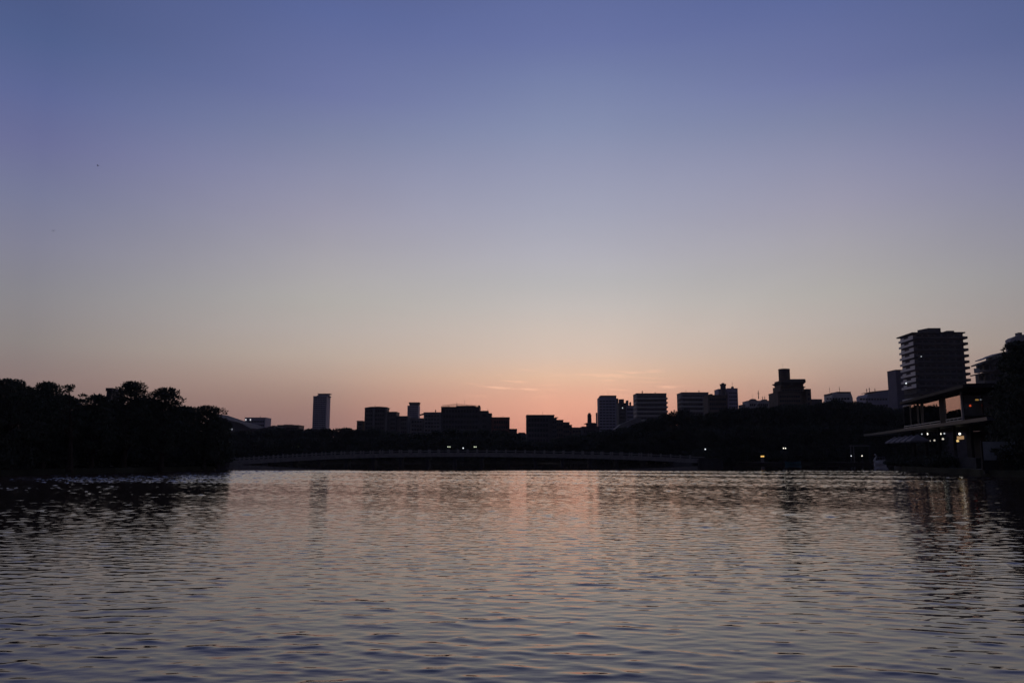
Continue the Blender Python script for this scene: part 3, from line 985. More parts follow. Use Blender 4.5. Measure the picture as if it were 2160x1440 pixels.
# tiered building with a drum on top
b = Bld('tiered_building', 'tiered brown building with flaring eaves and a drum shaped tank on top', 275, 1667)
b.wall(1622.5, 1692, 826.5, 'brown_wall', thick=16, par=.5); b.wall(1684, 1712.5, 820, 'brown_wall', dy=1, thick=13, par=.4)
b.wall(1632, 1698, 814, 'brown_wall', dy=1, thick=13, base=b.Z(828), roof=False)
b.wall(1636, 1697, 802, 'brown_wall', dy=2, thick=11, base=b.Z(816), roof=False)
MB().frustum((b.X(1637, 13), b.X(1697), 1, 13), (b.X(1630, 14), b.X(1701), -1.2, 14), b.Z(811.5), b.Z(806)).frustum((b.X(1630, 14), b.X(1701), -1.2, 14), (b.X(1654, 13), b.X(1700.5), -1, 13), b.Z(806), b.Z(799.5)).build('eaves', 'roof', b.root)
MB().frustum((b.X(1634, 14), b.X(1698), .3, 13.5), (b.X(1631, 14.5), b.X(1701), -.9, 14.5), b.Z(818.5), b.Z(815.5)).build('balcony', 'brown_wall', b.root)
MB().frustum((b.X(1625, 16), b.X(1699), -.6, 16), (b.X(1623, 16.2), b.X(1701), -1.2, 16.2), b.Z(828), b.Z(825.8)).build('balcony', 'brown_wall', b.root)
c = b.X(1665.5); rd = (b.X(1677.5) - b.X(1654)) / 2
MB().lathe([(rd, 0), (rd, b.Z(777) - b.Z(801)), (rd * 1.03, b.Z(776.8) - b.Z(801)), (rd * 1.03, b.Z(776) - b.Z(801)), (rd * .9, b.Z(775.7) - b.Z(801))], (c, 6, b.Z(801)), 20).build('roof_drum', 'brown_wall', b.root)
b.win(1622.5, 1692, 831, 915, 9, bays=9, frac=.5); b.win(1692.4, 1712.5, 826, 915, 9, dy=1, bays=3)
b.win(1636, 1697, 812, 817, 1, dy=2, bays=8); b.win(1632, 1698, 819, 826, 1, dy=1, bays=8)
b.mast(1655, 765, 776, .04)

b = Bld('school_building', 'pale low block with two thin masts right of the tiered building', 340, 1770)
MB().extrude_xz([(b.X(1738, 14), 0), (b.X(1802), 0), (b.X(1800), b.Z(839)), (b.X(1796.5), b.Z(827.5)), (b.X(1752, 14), b.Z(826.5)), (b.X(1749, 14), b.Z(828.5)), (b.X(1739.5, 14), b.Z(830))], 0, 14).build('wall', 'white_concrete', b.root)
b.part('parapet', 1752, 1796.6, 825.8, 827.4, 'roof', -.1, 13); b.part('parapet', 1739.3, 1751, 829, 830.6, 'roof', -.1, 13)
MB().box(b.X(1714), b.X(1737.5), 2, 12, 0, b.Z(841)).build('wing', 'dark_wall', b.root)
b.win(1741, 1796, 834, 900, 6, bays=8, frac=.35)
b.mast(1752, 816, 827, .12); b.mast(1773, 815, 828, .16)

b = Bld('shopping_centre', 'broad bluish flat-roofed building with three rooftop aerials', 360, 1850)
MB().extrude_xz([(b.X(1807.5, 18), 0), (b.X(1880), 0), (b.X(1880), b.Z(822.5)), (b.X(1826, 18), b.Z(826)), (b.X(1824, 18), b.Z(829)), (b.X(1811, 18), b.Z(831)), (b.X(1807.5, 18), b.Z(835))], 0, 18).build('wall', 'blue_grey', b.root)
MB().extrude_xz([(b.X(1818, 18), b.Z(826.6)), (b.X(1880.5), b.Z(822.4)), (b.X(1880.5), b.Z(821.4)), (b.X(1818, 18), b.Z(825.6))], -.3, 18).build('roof_edge', 'brick_red', b.root)
for px, py in ((1830.5, 819), (1836.3, 817), (1848, 818.5)): b.mast(px, py, 826, .28)
b.win(1812, 1876, 833, 900, 5, bays=10, frac=.3)

b = Bld('tower', 'narrow windowless dark slab beside the tall balcony tower', 530, 1890, 'tower', py=810)
MB().extrude_xz([(b.X(1873, 12), 0), (b.X(1908), 0), (b.X(1908), b.Z(779.5)), (b.X(1873, 12), b.Z(781))], 0, 12).build('wall', 'slate', b.root)
MB().box(b.X(1872.8, 12), b.X(1908), -.1, 12.1, b.Z(781), b.Z(779.4)).build('parapet', 'brown_wall', b.root)

# tall balcony tower: near corner at px 1930, long front to the right, side face turned to the sunset
TY = 460.0
cn = P(1930, 702.5, TY)
root = thing('apartment_tower', 'tall apartment tower ringed by balconies, tallest on the right', 'tower', (cn.x, TY, GZ), R(-2))
Wt = XY(2030, TY, 720) - cn.x
Dt = 19.0
sdir = Vector((XY(1897, TY + 20, 720) - cn.x, 20)) ; sl = sdir.length; sdir /= sl
HT = cn.z - GZ


def quadprism(mb, a, z0, z1):
    return mb.add([(x, y, z0) for x, y in a] + [(x, y, z1) for x, y in a], [(3, 2, 1, 0), (4, 5, 6, 7), (0, 1, 5, 4), (1, 2, 6, 5), (2, 3, 7, 6), (3, 0, 4, 7)])


e1 = Vector((1, 0)); e2 = sdir
core = [Vector((0, 0)), e1 * Wt, e1 * Wt + e2 * sl, e2 * sl]
quadprism(MB(), [tuple(v + Vector((.0, 0))) for v in core], 0, HT - .2).build('wall', 'dark_wall', root)


def off(a, b_, c_, d_):
    """footprint grown outward by a(front) b(right) c(back) d(left)"""
    n1 = Vector((0, -1)); n4 = Vector((-e2.y, e2.x)); n4 = n4 if n4.x < 0 else -n4
    k = n4.dot(e1)
    L_ = -d_ / abs(k) if k else 0
    p = [v.copy() for v in core]
    sh_ = lambda v, f, l: v - e2 * (f / e2.y) * (1 if True else 0) * (1) + e1 * (-l)
    return [tuple(sh_(p[0], a, d_)), tuple(sh_(p[1], a, -b_)), tuple(p[2] + e2 * c_ + e1 * b_), tuple(p[3] + e2 * c_ - e1 * d_)]


quadprism(MB(), off(1.4, .9, .3, 2.2), HT - .3, HT + .35).build('roof', 'roof', root)
NF = 14
zlow = ZY(868, TY) - GZ
st = (HT - zlow) / 13.0
for i in range(13):
    z = HT - st * (i + 1)
    mb = MB()
    quadprism(mb, off(1.5, 1.9, -2, 2.0), z - .1, z + .25)
    # front parapet and right return
    o_ = off(1.5, 1.9, -2, 2.0)
    a, bq, c_, d_ = [Vector(q) for q in o_]
    mb.build('balcony', 'dark_wall', root)
    # front parapet, its right return, and the pale side-face parapet are boards of their own
    fp = MB(); quadprism(fp, [tuple(a), tuple(bq), tuple(bq + Vector((0, .18))), tuple(a + Vector((0, .18)))], z + .25, z + 1.3)
    rt_ = (c_ - bq); quadprism(fp, [tuple(bq + Vector((-.18, .18))), tuple(bq + Vector((0, .18))), tuple(bq + rt_ * .35), tuple(bq + rt_ * .35 + Vector((-.18, 0)))], z + .25, z + 1.3)
    fp.build('front_parapet', 'dark_wall', root)
    sp = MB(); dd = (d_ - a); out = Vector((-.14, 0))
    quadprism(sp, [tuple(a + out), tuple(a + Vector((.05, .02)) * 0), tuple(d_), tuple(d_ + out)], z - .25, z + 1.05)
    if i not in (9,):
        for f0, f1 in ((.0, .30), (.62, .86)):
            if i >= 10: continue
            p0, p1 = a + dd * f0, a + dd * f1
            quadprism(sp, [tuple(p0 + out), tuple(p0), tuple(p1), tuple(p1 + out)], z + 1.05, z + 2.0)
        sp.build('side_parapet', 'white_paint_and_lit_side', root)  # western glow on this face put into the white colour; front stays dark
for i in range(13):
    z = HT - st * (i + 1)
    mb = MB()
    for k in range(7):
        mb.box(.9 + k * (Wt - 1.8) / 7, .9 + (k + .72) * (Wt - 1.8) / 7, -.05, .03, z + .4, z + 2.6)
    mb.build('window', 'glass_dark', root)
q0 = XY(1947, TY + 8, 695) - cn.x; q1 = XY(1982, TY + 8, 695) - cn.x
zr = ZY(692, TY + 8) - GZ
quadprism(MB(), [(q0 + 2.6, 8), (q1, 8), (q1, 16), (q0, 16)], HT + .35, zr).build('penthouse', 'dark_wall', root)
q0 = XY(1994.5, TY + 8, 695) - cn.x; q1 = XY(2009.5, TY + 8, 695) - cn.x
MB().box(q0, q1, 8, 13, HT + .35, ZY(697.8, TY + 8) - GZ).build('plant_room', 'dark_wall', root)
pz = ZY(804.5, TY) - GZ
pa = e2 * (sl * .55)
MB().ball((pa.x - 2.3, pa.y, pz), .42, 8).build('wall_lamp', 'lamp_cool', root)
MB().ball((XY(1940, TY, 752) - cn.x, -1.8, ZY(752.5, TY) - GZ), .3, 8).build('balcony_lamp', 'lit_window', root)

# terraced balcony house on the far right
HY = 249.0
b = Bld('apartment_building', 'pale terraced house with deep curved balconies behind the cafe on the right', HY, 2095, py=775)
MB().extrude_xz([(b.X(2059, 5), b.Z(783)), (b.X(2170), b.Z(776)), (b.X(2170), b.Z(753)), (b.X(2120, 4), b.Z(754)), (b.X(2095, 4), b.Z(756)), (b.X(2080, 4), b.Z(759)), (b.X(2062, 4), b.Z(765)), (b.X(2059, 5), b.Z(767))], 0, 5).build('wall', 'concrete', b.root)
MB().extrude_xz([(b.X(2056, 5), 0), (b.X(2170), 0), (b.X(2170), b.Z(777)), (b.X(2100, 4), b.Z(779)), (b.X(2080, 4), b.Z(783)), (b.X(2060, 4), b.Z(787.5)), (b.X(2056, 5), b.Z(789))], .1, 5.1).build('wall', 'concrete', b.root)
def curved_slab(b, pts, th, y1, out, mat, name):
    up = [(b.X(px, y1), b.Z(py)) for px, py in pts]
    MB().extrude_xz(up + [(x, z - th) for x, z in up[::-1]], -out, y1).build(name, mat, b.root)
curved_slab(b, [(2048, 768.5), (2062, 763), (2080, 757), (2095, 754), (2120, 752), (2170, 751)], .35, 4, 1.6, 'roof', 'roof')
curved_slab(b, [(2045, 789), (2060, 785.5), (2080, 781), (2100, 777), (2170, 775)], .35, 4, 1.8, 'brown_wall', 'balcony')
curved_slab(b, [(2058, 758.5), (2076, 752), (2125, 748)], .28, 3, .2, 'white_concrete', 'roof_railing')
curved_slab(b, [(2077, 750), (2095, 744), (2112, 741.5), (2170, 740)], .3, 4, .6, 'pale_concrete', 'roof_canopy')
MB().extrude_xz([(b.X(2081, 3.5), b.Z(758)), (b.X(2170), b.Z(753)), (b.X(2170), b.Z(741.5)), (b.X(2112, 3.5), b.Z(743)), (b.X(2096, 3.5), b.Z(745.5)), (b.X(2081, 3.5), b.Z(750))], .2, 3.5).build('roof_house', 'pale_concrete', b.root)
for p0, p1 in ((2062, 2071), (2075, 2086), (2089, 2098), (2101, 2112)):
    MB().box(b.X(p0), b.X(p1), -.06, .02, b.Z(779.5), b.Z(768.5)).build('window', 'glass_dark', b.root)
    MB().box(b.X(p0 + 1), b.X(p1 + 1), -.07, .02, b.Z(802), b.Z(790)).build('window', 'glass_dark', b.root)
MB().box(b.X(2048.5), b.X(2060), -1.5, -1.35, b.Z(788), b.Z(778)).build('balcony_screen', 'panel', b.root)

b = Bld('apartment_building', 'pale upper storey with a chimney block rising behind the right-hand pine', 249.5, 2150, py=715)
MB().extrude_xz([(b.X(2134), 0), (b.X(2200), 0), (b.X(2200), b.Z(704)), (b.X(2158), b.Z(705)), (b.X(2140), b.Z(711)), (b.X(2134), b.Z(715))], 0.6, 3.4).build('wall', 'pale_concrete', b.root)
b.part('chimney', 2142, 2157, 701, 712, 'concrete', 1, 2)
b.win(2140, 2170, 716, 740, 2, bays=3, dy=.6)

# ------------------------------------------------------------------ the lakeside cafe
CAZ = R(13.3)
uu = Vector((math.sin(CAZ), math.cos(CAZ), 0)); nn_ = Vector((-uu.y, uu.x, 0))
C0 = P(2026, 812, 90.0); ZR = C0.z
C0 = Vector((C0.x, C0.y, 0))
crz = math.atan2(uu.y, uu.x)


def cafe(px, py, n=0.0):
    """where the sight line of a pixel meets the wall plane set n metres out: (along, height)"""
    d = ray(px, py); o = Vector((0, 0, EYE))
    k = (n - (o - C0).dot(nn_)) / d.dot(nn_)
    p = o + d * k
    return (p - C0).dot(uu), p.z


def cw(t, n, z): return C0 + uu * t + nn_ * n + Vector((0, 0, z))


TZ = 1.5     # terrace height
root = thing('lakeside_cafe', 'two storey lakeside cafe with a big glazed upper floor reflecting the sunset', 'cafe', C0, crz)
FL = cafe(1990, 898, 0)[1]
TEND = cafe(1899, 852, 0)[0]
CE0, CE1 = cafe(2082, 886, 0)[0], cafe(1822, 919, 0)[0]
MB().box(-1.0, TEND, -10, 0.0, ZR - .38, ZR).box(-.6, TEND - .4, -9.6, -.4, ZR, ZR + .12).build('roof', 'dark_metal', root)
MB().box(-1.0, TEND, -.02, .06, ZR - .36, ZR - .01).build('fascia', 'dark_metal', root)
MB().box(CE0, CE1, -2.2, 0, FL - .02, FL + .36).build('canopy', 'metal', root)
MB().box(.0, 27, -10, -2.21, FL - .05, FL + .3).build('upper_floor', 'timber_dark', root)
GN = -1.5
gz0, gz1 = FL + .36, ZR - .38
tA = lambda px: cafe(px, 845, GN)[0]
cuts = [(2027.5, 1993.5), (1981.5, 1946.5), (1942, 1936.5), (1934, 1920), (1918.5, 1905)]
for a, c in cuts:
    ta, tb = tA(a), tA(c)
    f = MB()
    for (q0, q1, z0, z1) in ((ta, tb, gz0, gz0 + .12), (ta, tb, gz1 - .12, gz1), (ta, ta + .1, gz0 + .12, gz1 - .12), (tb - .1, tb, gz0 + .12, gz1 - .12)):
        f.box(q0, q1, GN - .06, GN + .06, z0, z1)
    f = f.build('window', 'metal', root)
    MB().box(ta + .1, tb - .1, GN - .012, GN + .012, gz0 + .12, gz1 - .12).build('pane', 'glazing', f)
for a, c in ((1993.5, 1981.5), (1946.5, 1942), (1936.5, 1934), (1920, 1918.5)):
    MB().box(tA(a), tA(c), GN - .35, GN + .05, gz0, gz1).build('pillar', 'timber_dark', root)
tN = tA(2027.5)
MB().box(tN - .3, tN, GN - .12, GN + .1, gz0, gz1).build('corner_post', 'pale_metal', root)
# end wall facing the camera: dark glazing between posts
for k in range(4):
    y0 = GN - .14 - k * 2.05; y1 = y0 - 2.0
    f = MB().box(tN - .1, tN + .02, y1, y0, gz0, gz0 + .7).box(tN - .1, tN + .02, y1, y0, gz1 - .3, gz1).box(tN - .1, tN + .02, y0 - .1, y0, gz0 + .7, gz1 - .3)
    f = f.build('window', 'timber_dark', root)
    MB().box(tN - .05, tN - .03, y1, y0 - .1, gz0 + .7, gz1 - .3).build('pane', 'end_glazing', f)
MB().box(tN, tA(1905), -9.9, -9.6, gz0 - .3, gz1).build('back_wall', 'dark_wall', root)
MB().box(tA(1905), tA(1905) + .3, -9.6, GN, gz0, gz1).build('far_end_wall', 'dark_wall', root)
# balcony rail along the glazing
for pa_, pb2 in (((1908, 902.5), (1983, 888.3)), ((1996, 887.5), (2029, 882.0))):
    t0, z0 = cafe(*pa_, -.3); t1, z1 = cafe(*pb2, -.3)
    zc = (z0 + z1) / 2
    r_ = MB().tube([(t0, -.3, zc + .12), (t1, -.3, zc + .12)], .05, 6).tube([(t0, -.3, zc - .14), (t1, -.3, zc - .14)], .04, 6)
    k = t0
    ks = np.linspace(t0, t1, 5)
    for k in ks: r_.tube([(k, -.3, FL + .36), (k, -.3, zc + .12)], .03, 5)
    r_.build('railing', 'pale_metal', root)
# ground floor
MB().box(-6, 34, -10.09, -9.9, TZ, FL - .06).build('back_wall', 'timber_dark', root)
MB().box(27.05, 35, -9.9, -2.25, FL - .04, FL + .25).build('low_roof', 'roof', root)
for t in list(np.arange(-4, 35, 6.5)):
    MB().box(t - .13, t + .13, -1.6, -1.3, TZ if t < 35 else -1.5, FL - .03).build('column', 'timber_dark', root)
# lit things
for px, py, m, r in ((1944.5, 915, 'lit_window', .09), (1955.3, 914.8, 'lamp_white', .16), (1983, 914.6, 'lamp_white', .15), (1992, 913.8, 'lit_window', .1), (2024.3, 914.6, 'lamp_white', .14)):
    t, z = cafe(px, py, -3.0)
    o = MB().ball((t, -3.0, z), r, 10).build('ceiling_lamp', m, root); MB().tube([(t, -3.0, z + r * .95), (t, -3.0, FL - .06)], .02, 5).build('stem', 'metal', o)
t0, z0 = cafe(2012.5, 926, -8.5); t1, z1 = cafe(1999, 922, -8.5)
MB().box(t0, t1, -9.88, -9.8, min(z0, z1), max(z0, z1) + .15).build('lit_bar_panel', 'lit_warm', root)
t0, z0 = cafe(2019.5, 929.5, -6)
MB().ball((t0, -6, z0), .22, 10, 1, 1, .7).build('wall_lamp', emit('lamp_yellow_soft', (1, .68, .25), .8), root)
for px, py, n, m, r in ((2046.3, 855, -4.5, 'lamp_red', .12),):
    t, z = cafe(px, py, n)
# upper floor lamps seen through the end glazing and the long glazing
def hang(label, p, mat, r, top, group):
    o = thing('pendant_lamp', label, 'lamp', p, 0, group)
    MB().tube([(0, 0, r * .6), (0, 0, max(r, top - p.z))], .012, 5).build('cord', 'metal', o)
    MB().lathe([(r * .35, -r), (r, -r * .5), (r * .9, .0), (r * .4, r * .7), (r * .1, r * .8)], seg=10).build('lamp_shade', mat, o)
    return o
def end_lamp(px, py, depth_t, mat, r, label, group):
    # seen through the end wall: meet the plane depth_t behind it
    d = ray(px, py); o = Vector((0, 0, EYE))
    k = (tN + depth_t - (o - C0).dot(uu)) / d.dot(uu)
    hang(label, o + d * k, mat, r, gz1, group)
end_lamp(2046.5, 855, 2.0, 'lamp_red', .13, 'red pendant lamp hanging alone inside the upper cafe end window', 'upper cafe lamps')
end_lamp(2059, 842.6, 2.5, 'lamp_amber', .11, 'orange pendant lamp, left of the close pair inside the upper cafe', 'upper cafe lamps')
end_lamp(2062.5, 842.6, 2.5, 'lamp_amber', .11, 'orange pendant lamp, right of the close pair inside the upper cafe', 'upper cafe lamps')
end_lamp(2068.3, 842.2, 2.8, 'lit_window', .1, 'faint grey pendant lamp beside the orange pair inside the upper cafe', 'upper cafe lamps')
for i, (px, py) in enumerate(((1979.5, 853.5), (1983, 855.5), (1990.3, 852.5), (1994.5, 850.5))):
    t, z = cafe(px, py, -2.3)
    hang('red pendant lamp in the row behind the large upper cafe windows', cw(t, -2.3, z), 'lamp_red_bright', .13, gz1, 'red lamps behind the cafe windows')
for i, (px, py, s) in enumerate(((1942, 931, .09), (1951, 929.7, .1), (1961.5, 929, .1), (1971, 928, .13), (1989, 925, .14))):
    t, z = cafe(px, py, -2.6)
    hang('small white pendant lamp over the lower cafe terrace', cw(t, -2.6, z), emit('lamp_dim_white', (1.0, .92, .75), .28 + .09 * i), s, FL - .03, 'white lamps over the lower terrace')

# terrace and its wall
TER = [(-14, -10.1), (34.5, -10.1), (34.5, .2), (26, 1.9), (18, 3.0), (-14, 3.2)]
mb = MB(); k_ = len(TER)
mb.add([tuple(cw(t, n, TZ - 1.9)) for t, n in TER] + [tuple(cw(t, n, TZ)) for t, n in TER], [tuple(range(k_ - 1, -1, -1)), tuple(range(k_, 2 * k_))] + [(i, (i + 1) % k_, k_ + (i + 1) % k_, k_ + i) for i in range(k_)])
tag(mb.build('terrace', 'dark_stone'), 'dark raised stone terrace under the lakeside cafe', 'terrace')
# parasols
for i, px in enumerate((1936, 1923, 1911, 1899, 1888)):
    n = 1.2; t = cafe(px, 928, n)[0]; print('parasol', px, t, cafe(px, 918, n)[1], cafe(px, 931, n)[1])
    o = thing('parasol', ['grey parasol nearest the cafe lamps, rightmost of the overlapping row', 'grey parasol, second from the right in the overlapping terrace row', 'grey parasol in the middle of the overlapping terrace row',
                          'grey parasol, second from the left in the overlapping terrace row', 'grey parasol at the far left end of the overlapping terrace row'][i], 'parasol', cw(t, n, TZ), crz, 'parasols on the cafe terrace')
    zt_ = 3.0; ze_ = 2.2; h_ = 1.15
    MB().tube([(0, 0, 0), (0, 0, zt_ - .05)], .035, 6).lathe([(.35, 0), (.35, .08), (.06, .12)], seg=12).build('pole', 'metal', o)
    cv = MB(); cv.add([(-h_, -h_, ze_), (h_, -h_, ze_), (h_, h_, ze_), (-h_, h_, ze_), (0, 0, zt_), (-h_, -h_, ze_ - .18), (h_, -h_, ze_ - .18), (h_, h_, ze_ - .18), (-h_, h_, ze_ - .18), (0, 0, zt_ - .06)],
                      [(0, 1, 4), (1, 2, 4), (2, 3, 4), (3, 0, 4), (0, 5, 6, 1), (1, 6, 7, 2), (2, 7, 8, 3), (3, 8, 5, 0), (6, 5, 9), (7, 6, 9), (8, 7, 9), (5, 8, 9)])
    cv.build('canopy', 'canvas', o)

# small round tables on the terrace
tb = thing('cafe_table', 'small round dark table on the cafe terrace below the white lamps', 'table', (0, 0, TZ), 0, 'tables on the cafe terrace')
MB().lathe([(.42, .70), (.45, .72), (.45, .75), (.43, .76)], seg=16).build('table_top', 'timber', tb)
MB().lathe([(.28, 0), (.28, .03), (.05, .06), (.04, .70)], seg=10).build('pedestal', 'metal', tb)
for i, (px, n) in enumerate(((1948, 1.1), (1960, 1.6), (1972, 1.2), (1986, 1.9), (2001, 1.3), (2016, 2.0), (1942, -1.0), (1966, -.6), (1993, -.8))):
    t = cafe(px, 950, n)[0]
    if i == 0: tb.location = cw(t, n, TZ)
    else: copy_thing(tb, cw(t, n, TZ), i)

# bank shrubs below the terrace and the dark tree at the right edge
sh4 = shrub('dark shrub on the bank below the cafe terrace', cw(-8, 4.2, 0).x, cw(-8, 4.2, 0).y, 1.6, 1.5, 95, .25, 170, group='shrubs below the cafe terrace')
for i, t in enumerate(np.arange(-5, 24, 2.2)):
    p = cw(t, 3.9 - max(0, t - 14) * .16 + .3 * math.sin(t), 0)
    copy_thing(sh4, (p.x, p.y, GZ), t, (1.1, 1.1, .62 + .22 * math.sin(t * 1.7)))
tag(pine('big dark pine at the right frame edge overhanging the cafe', 2172, 720, 130, 66, 102, .12, 46, 210, .30), None)
pine('dense lower pine in front of the cafe end wall at the right edge', 2140, 796, 110, 74, 103, .05, 40, 200, .30)
pine('second dense pine beyond the right-edge panel', 2190, 800, 150, 72, 104, .0, 40, 200, .30)
for i, (px, top, wpx, Y) in enumerate(((2275, 790, 170, 64), (2400, 770, 180, 58), (2560, 800, 190, 52))):
    pine('dark pine lining the right bank past the big right-edge pine', px, top, wpx, Y, 130 + i, .04, 34, 150, .36, group='pines along the right bank')
# pale panel seen through the leaves
p = P(2108, 950, 69)
o = thing('notice_wall', 'pale low wall panel half hidden by dark leaves at the right bank', 'wall', (p.x, 69, GZ), R(-8))
zz0, zz1 = ZY(970, 69) - GZ, ZY(931, 69) - GZ
hw = 32 / FPX * 69
MB().box(-hw, hw, 0, .22, max(0, zz0), zz1).build('panel', 'panel', o)
MB().box(-hw - .12, -hw - .003, -.03, .25, 0, zz1 + .1).box(hw + .003, hw + .12, -.03, .25, 0, zz1 + .1).build('frame', 'timber_dark', o)
MB().box(-hw, hw, -.03, .25, -.3, max(0, zz0) - .004).build('base', 'dark_stone', o)
for i, (px, py, hgt, wd) in enumerate(((2110, 0, 2.35, .85), (2132, 0, 2.1, .8))):
    q = P(px, 950, 67.6)
    shrub(['round leafy bush in front of the middle of the pale panel', 'taller leafy bush covering the right end of the pale panel'][i], q.x, 67.6, hgt, wd, 110 + i, .2, 120, group=None)

# ------------------------------------------------------------------ docks, boats
def dock(label, p0, p1, Y, zt_, depth):
    x0, x1 = XY(p0, Y, 970), XY(p1, Y, 970)
    o = thing('jetty', label, 'jetty', ((x0 + x1) / 2, Y, 0))
    h = (x1 - x0) / 2
    mb = MB(); k = -h
    while k < h:
        mb.box(k, min(h, k + .22), 0, depth, zt_ - .06, zt_); k += .24
    mb.build('deck', 'timber', o)
    MB().box(-h, h, -.03, .1, zt_ - .32, zt_ - .065).box(-h, h, depth - .1, depth + .03, zt_ - .32, zt_ - .065).build('beam', 'timber_dark', o)
    for x in np.linspace(-h + .3, h - .3, max(3, int(h))):
        MB().lathe([(.1, 0), (.1, zt_ + 1.2 - .33)], (float(x), .25, -1.2), 8).build('pile', 'timber_dark', o)
    return o


DZ = ZY(975.2, 168)
dock('timber jetty carrying the amber bollard light', 1598, 1664, 168, DZ, 14)
dock('timber jetty beside the moored swan boat', 1772, 1838, 168, DZ, 14)
# amber bollard
p = P(1608.5, 962, 168.5)
o = thing('bollard_light', 'squat pillar light with a glowing amber cap on the jetty', 'lamp', (p.x, 168.6, DZ))
hb = ZY(963.5, 168.6) - DZ
MB().box(-.28, .28, -.2, .2, 0, hb).build('pillar', 'concrete', o)
MB().box(-.3, .3, -.22, .22, hb + .003, ZY(960.6, 168.6) - DZ).build('lamp_head', 'lamp_amber', o)
MB().box(-.34, .34, -.26, .26, ZY(960.6, 168.6) - DZ + .003, ZY(959.9, 168.6) - DZ).build('cap', 'metal', o)
lamp('left post of the twin tall lamps on the jetty by the amber bollard', 1652.6, 945, 168.6, 'lamp_white', .11, DZ, group='twin lamps on the jetty')
lamp('right post of the twin tall lamps on the jetty by the amber bollard', 1656.8, 945, 168.9, 'lamp_white', .11, DZ, group='twin lamps on the jetty')
lamp('short white lamp under the timber gantry on the swan boat jetty', 1795.5, 961, 168.5, 'lamp_cool', .10, DZ)
lamp('short warm lamp at the swan boat end of the jetty', 1818.3, 961, 168.6, 'lamp_white', .11, DZ)
o = thing('gantry', 'thin pale gantry frame standing on the swan boat jetty', 'gantry', (XY(1797, 169, 960), 169.4, DZ))
zg = ZY(939.5, 169.4) - DZ; xg = XY(1838, 169) - XY(1797, 169)
MB().box(-.08, .08, -.08, .08, 0, zg - .1).box(.55, .67, -.08, .08, 0, zg - .1).build('post', 'concrete', o)
MB().box(-.3, xg, -.1, .1, zg - .097, zg + .08).build('beam', 'concrete', o)
MB().box(xg - .2, xg - .06, -.08, .08, 0, zg - .1).build('post', 'metal', o)

# swan boat
p = P(1856, 974, 165)
o = thing('swan_boat', 'white swan shaped pedal boat moored beside the jetty', 'boat', (p.x, 165, 0.0), R(0)); o.scale = (.92, .92, .95)
s_ = 165 / FPX
hull = MB()
prof = []
n_ = 14
for i in range(n_ + 1):
    t = i / n_
    x = -1.25 + 2.6 * t
    wdt = .72 * math.sin(math.pi * min(1, max(0.02, t * .92 + .06))) ** .55
    top = .62 + .18 * (1 - t) ** 2 * 2 + .35 * max(0, t - .75)
    prof.append((x, wdt, top))
vs = []; fs = []
for x, wdt, top in prof:
    for k in range(9):
        a = math.pi * k / 8
        vs.append((x, -wdt * math.cos(a), .0 - .28 * math.sin(a) + (top if k in (0, 8) else top * .45 if k in (1, 7) else 0)))
for i in range(n_):
    for k in range(8):
        fs.append((i * 9 + k, i * 9 + k + 1, i * 9 + 9 + k + 1, i * 9 + 9 + k))
    fs.append((i * 9, i * 9 + 9, i * 9 + 17, i * 9 + 8))
fs += [tuple(range(9)), tuple(n_ * 9 + k for k in range(8, -1, -1))]
hull.add(vs, fs).build('hull', 'white_paint_and_lit_side', o, True)
nk = [(-1.05, 0, .55), (-1.2, 0, .95), (-1.05, 0, 1.3), (-.8, 0, 1.6), (-.72, 0, 1.9), (-.85, 0, 2.14), (-1.05, 0, 2.16)]
ne = MB().tube(nk, [.30, .24, .18, .14, .12, .13, .10], 10).ball((-1.0, 0, 2.15), .17, 10, 1.25, .9, .9).build('neck', 'white_paint_and_lit_side', o, True)
MB().tube([(-1.15, 0, 2.12), (-1.42, 0, 2.02)], [.08, .02], 6).build('beak', 'orange_paint', ne)
for sgn in (-1, 1):
    wi = MB().add([(-.6, sgn * .73, .45), (1.3, sgn * .62, .55), (1.65, sgn * .55, 1.15), (.9, sgn * .72, 1.1), (-.2, sgn * .78, .95),
                   (-.6, sgn * .66, .45), (1.3, sgn * .55, .55), (1.65, sgn * .48, 1.15), (.9, sgn * .65, 1.1), (-.2, sgn * .71, .95)],
                  [(0, 1, 2, 3, 4), (9, 8, 7, 6, 5), (0, 5, 6, 1), (1, 6, 7, 2), (2, 7, 8, 3), (3, 8, 9, 4), (4, 9, 5, 0)])
    wi.build('wing', 'white_paint_and_lit_side', o)
MB().box(-.3, .9, -.6, .6, 1.62, 1.68).tube([(-.25, -.55, .6), (-.25, -.55, 1.62)], .03, 5).tube([(.85, -.55, .6), (.85, -.55, 1.62)], .03, 5).tube([(-.25, .55, .6), (-.25, .55, 1.62)], .03, 5).tube([(.85, .55, .6), (.85, .55, 1.62)], .03, 5).build('awning', 'blue_grey', o)
MB().box(-.1, .5, -.5, .5, .5, .75).box(.5, .62, -.5, .5, .5, 1.1).build('seat', 'metal', o)

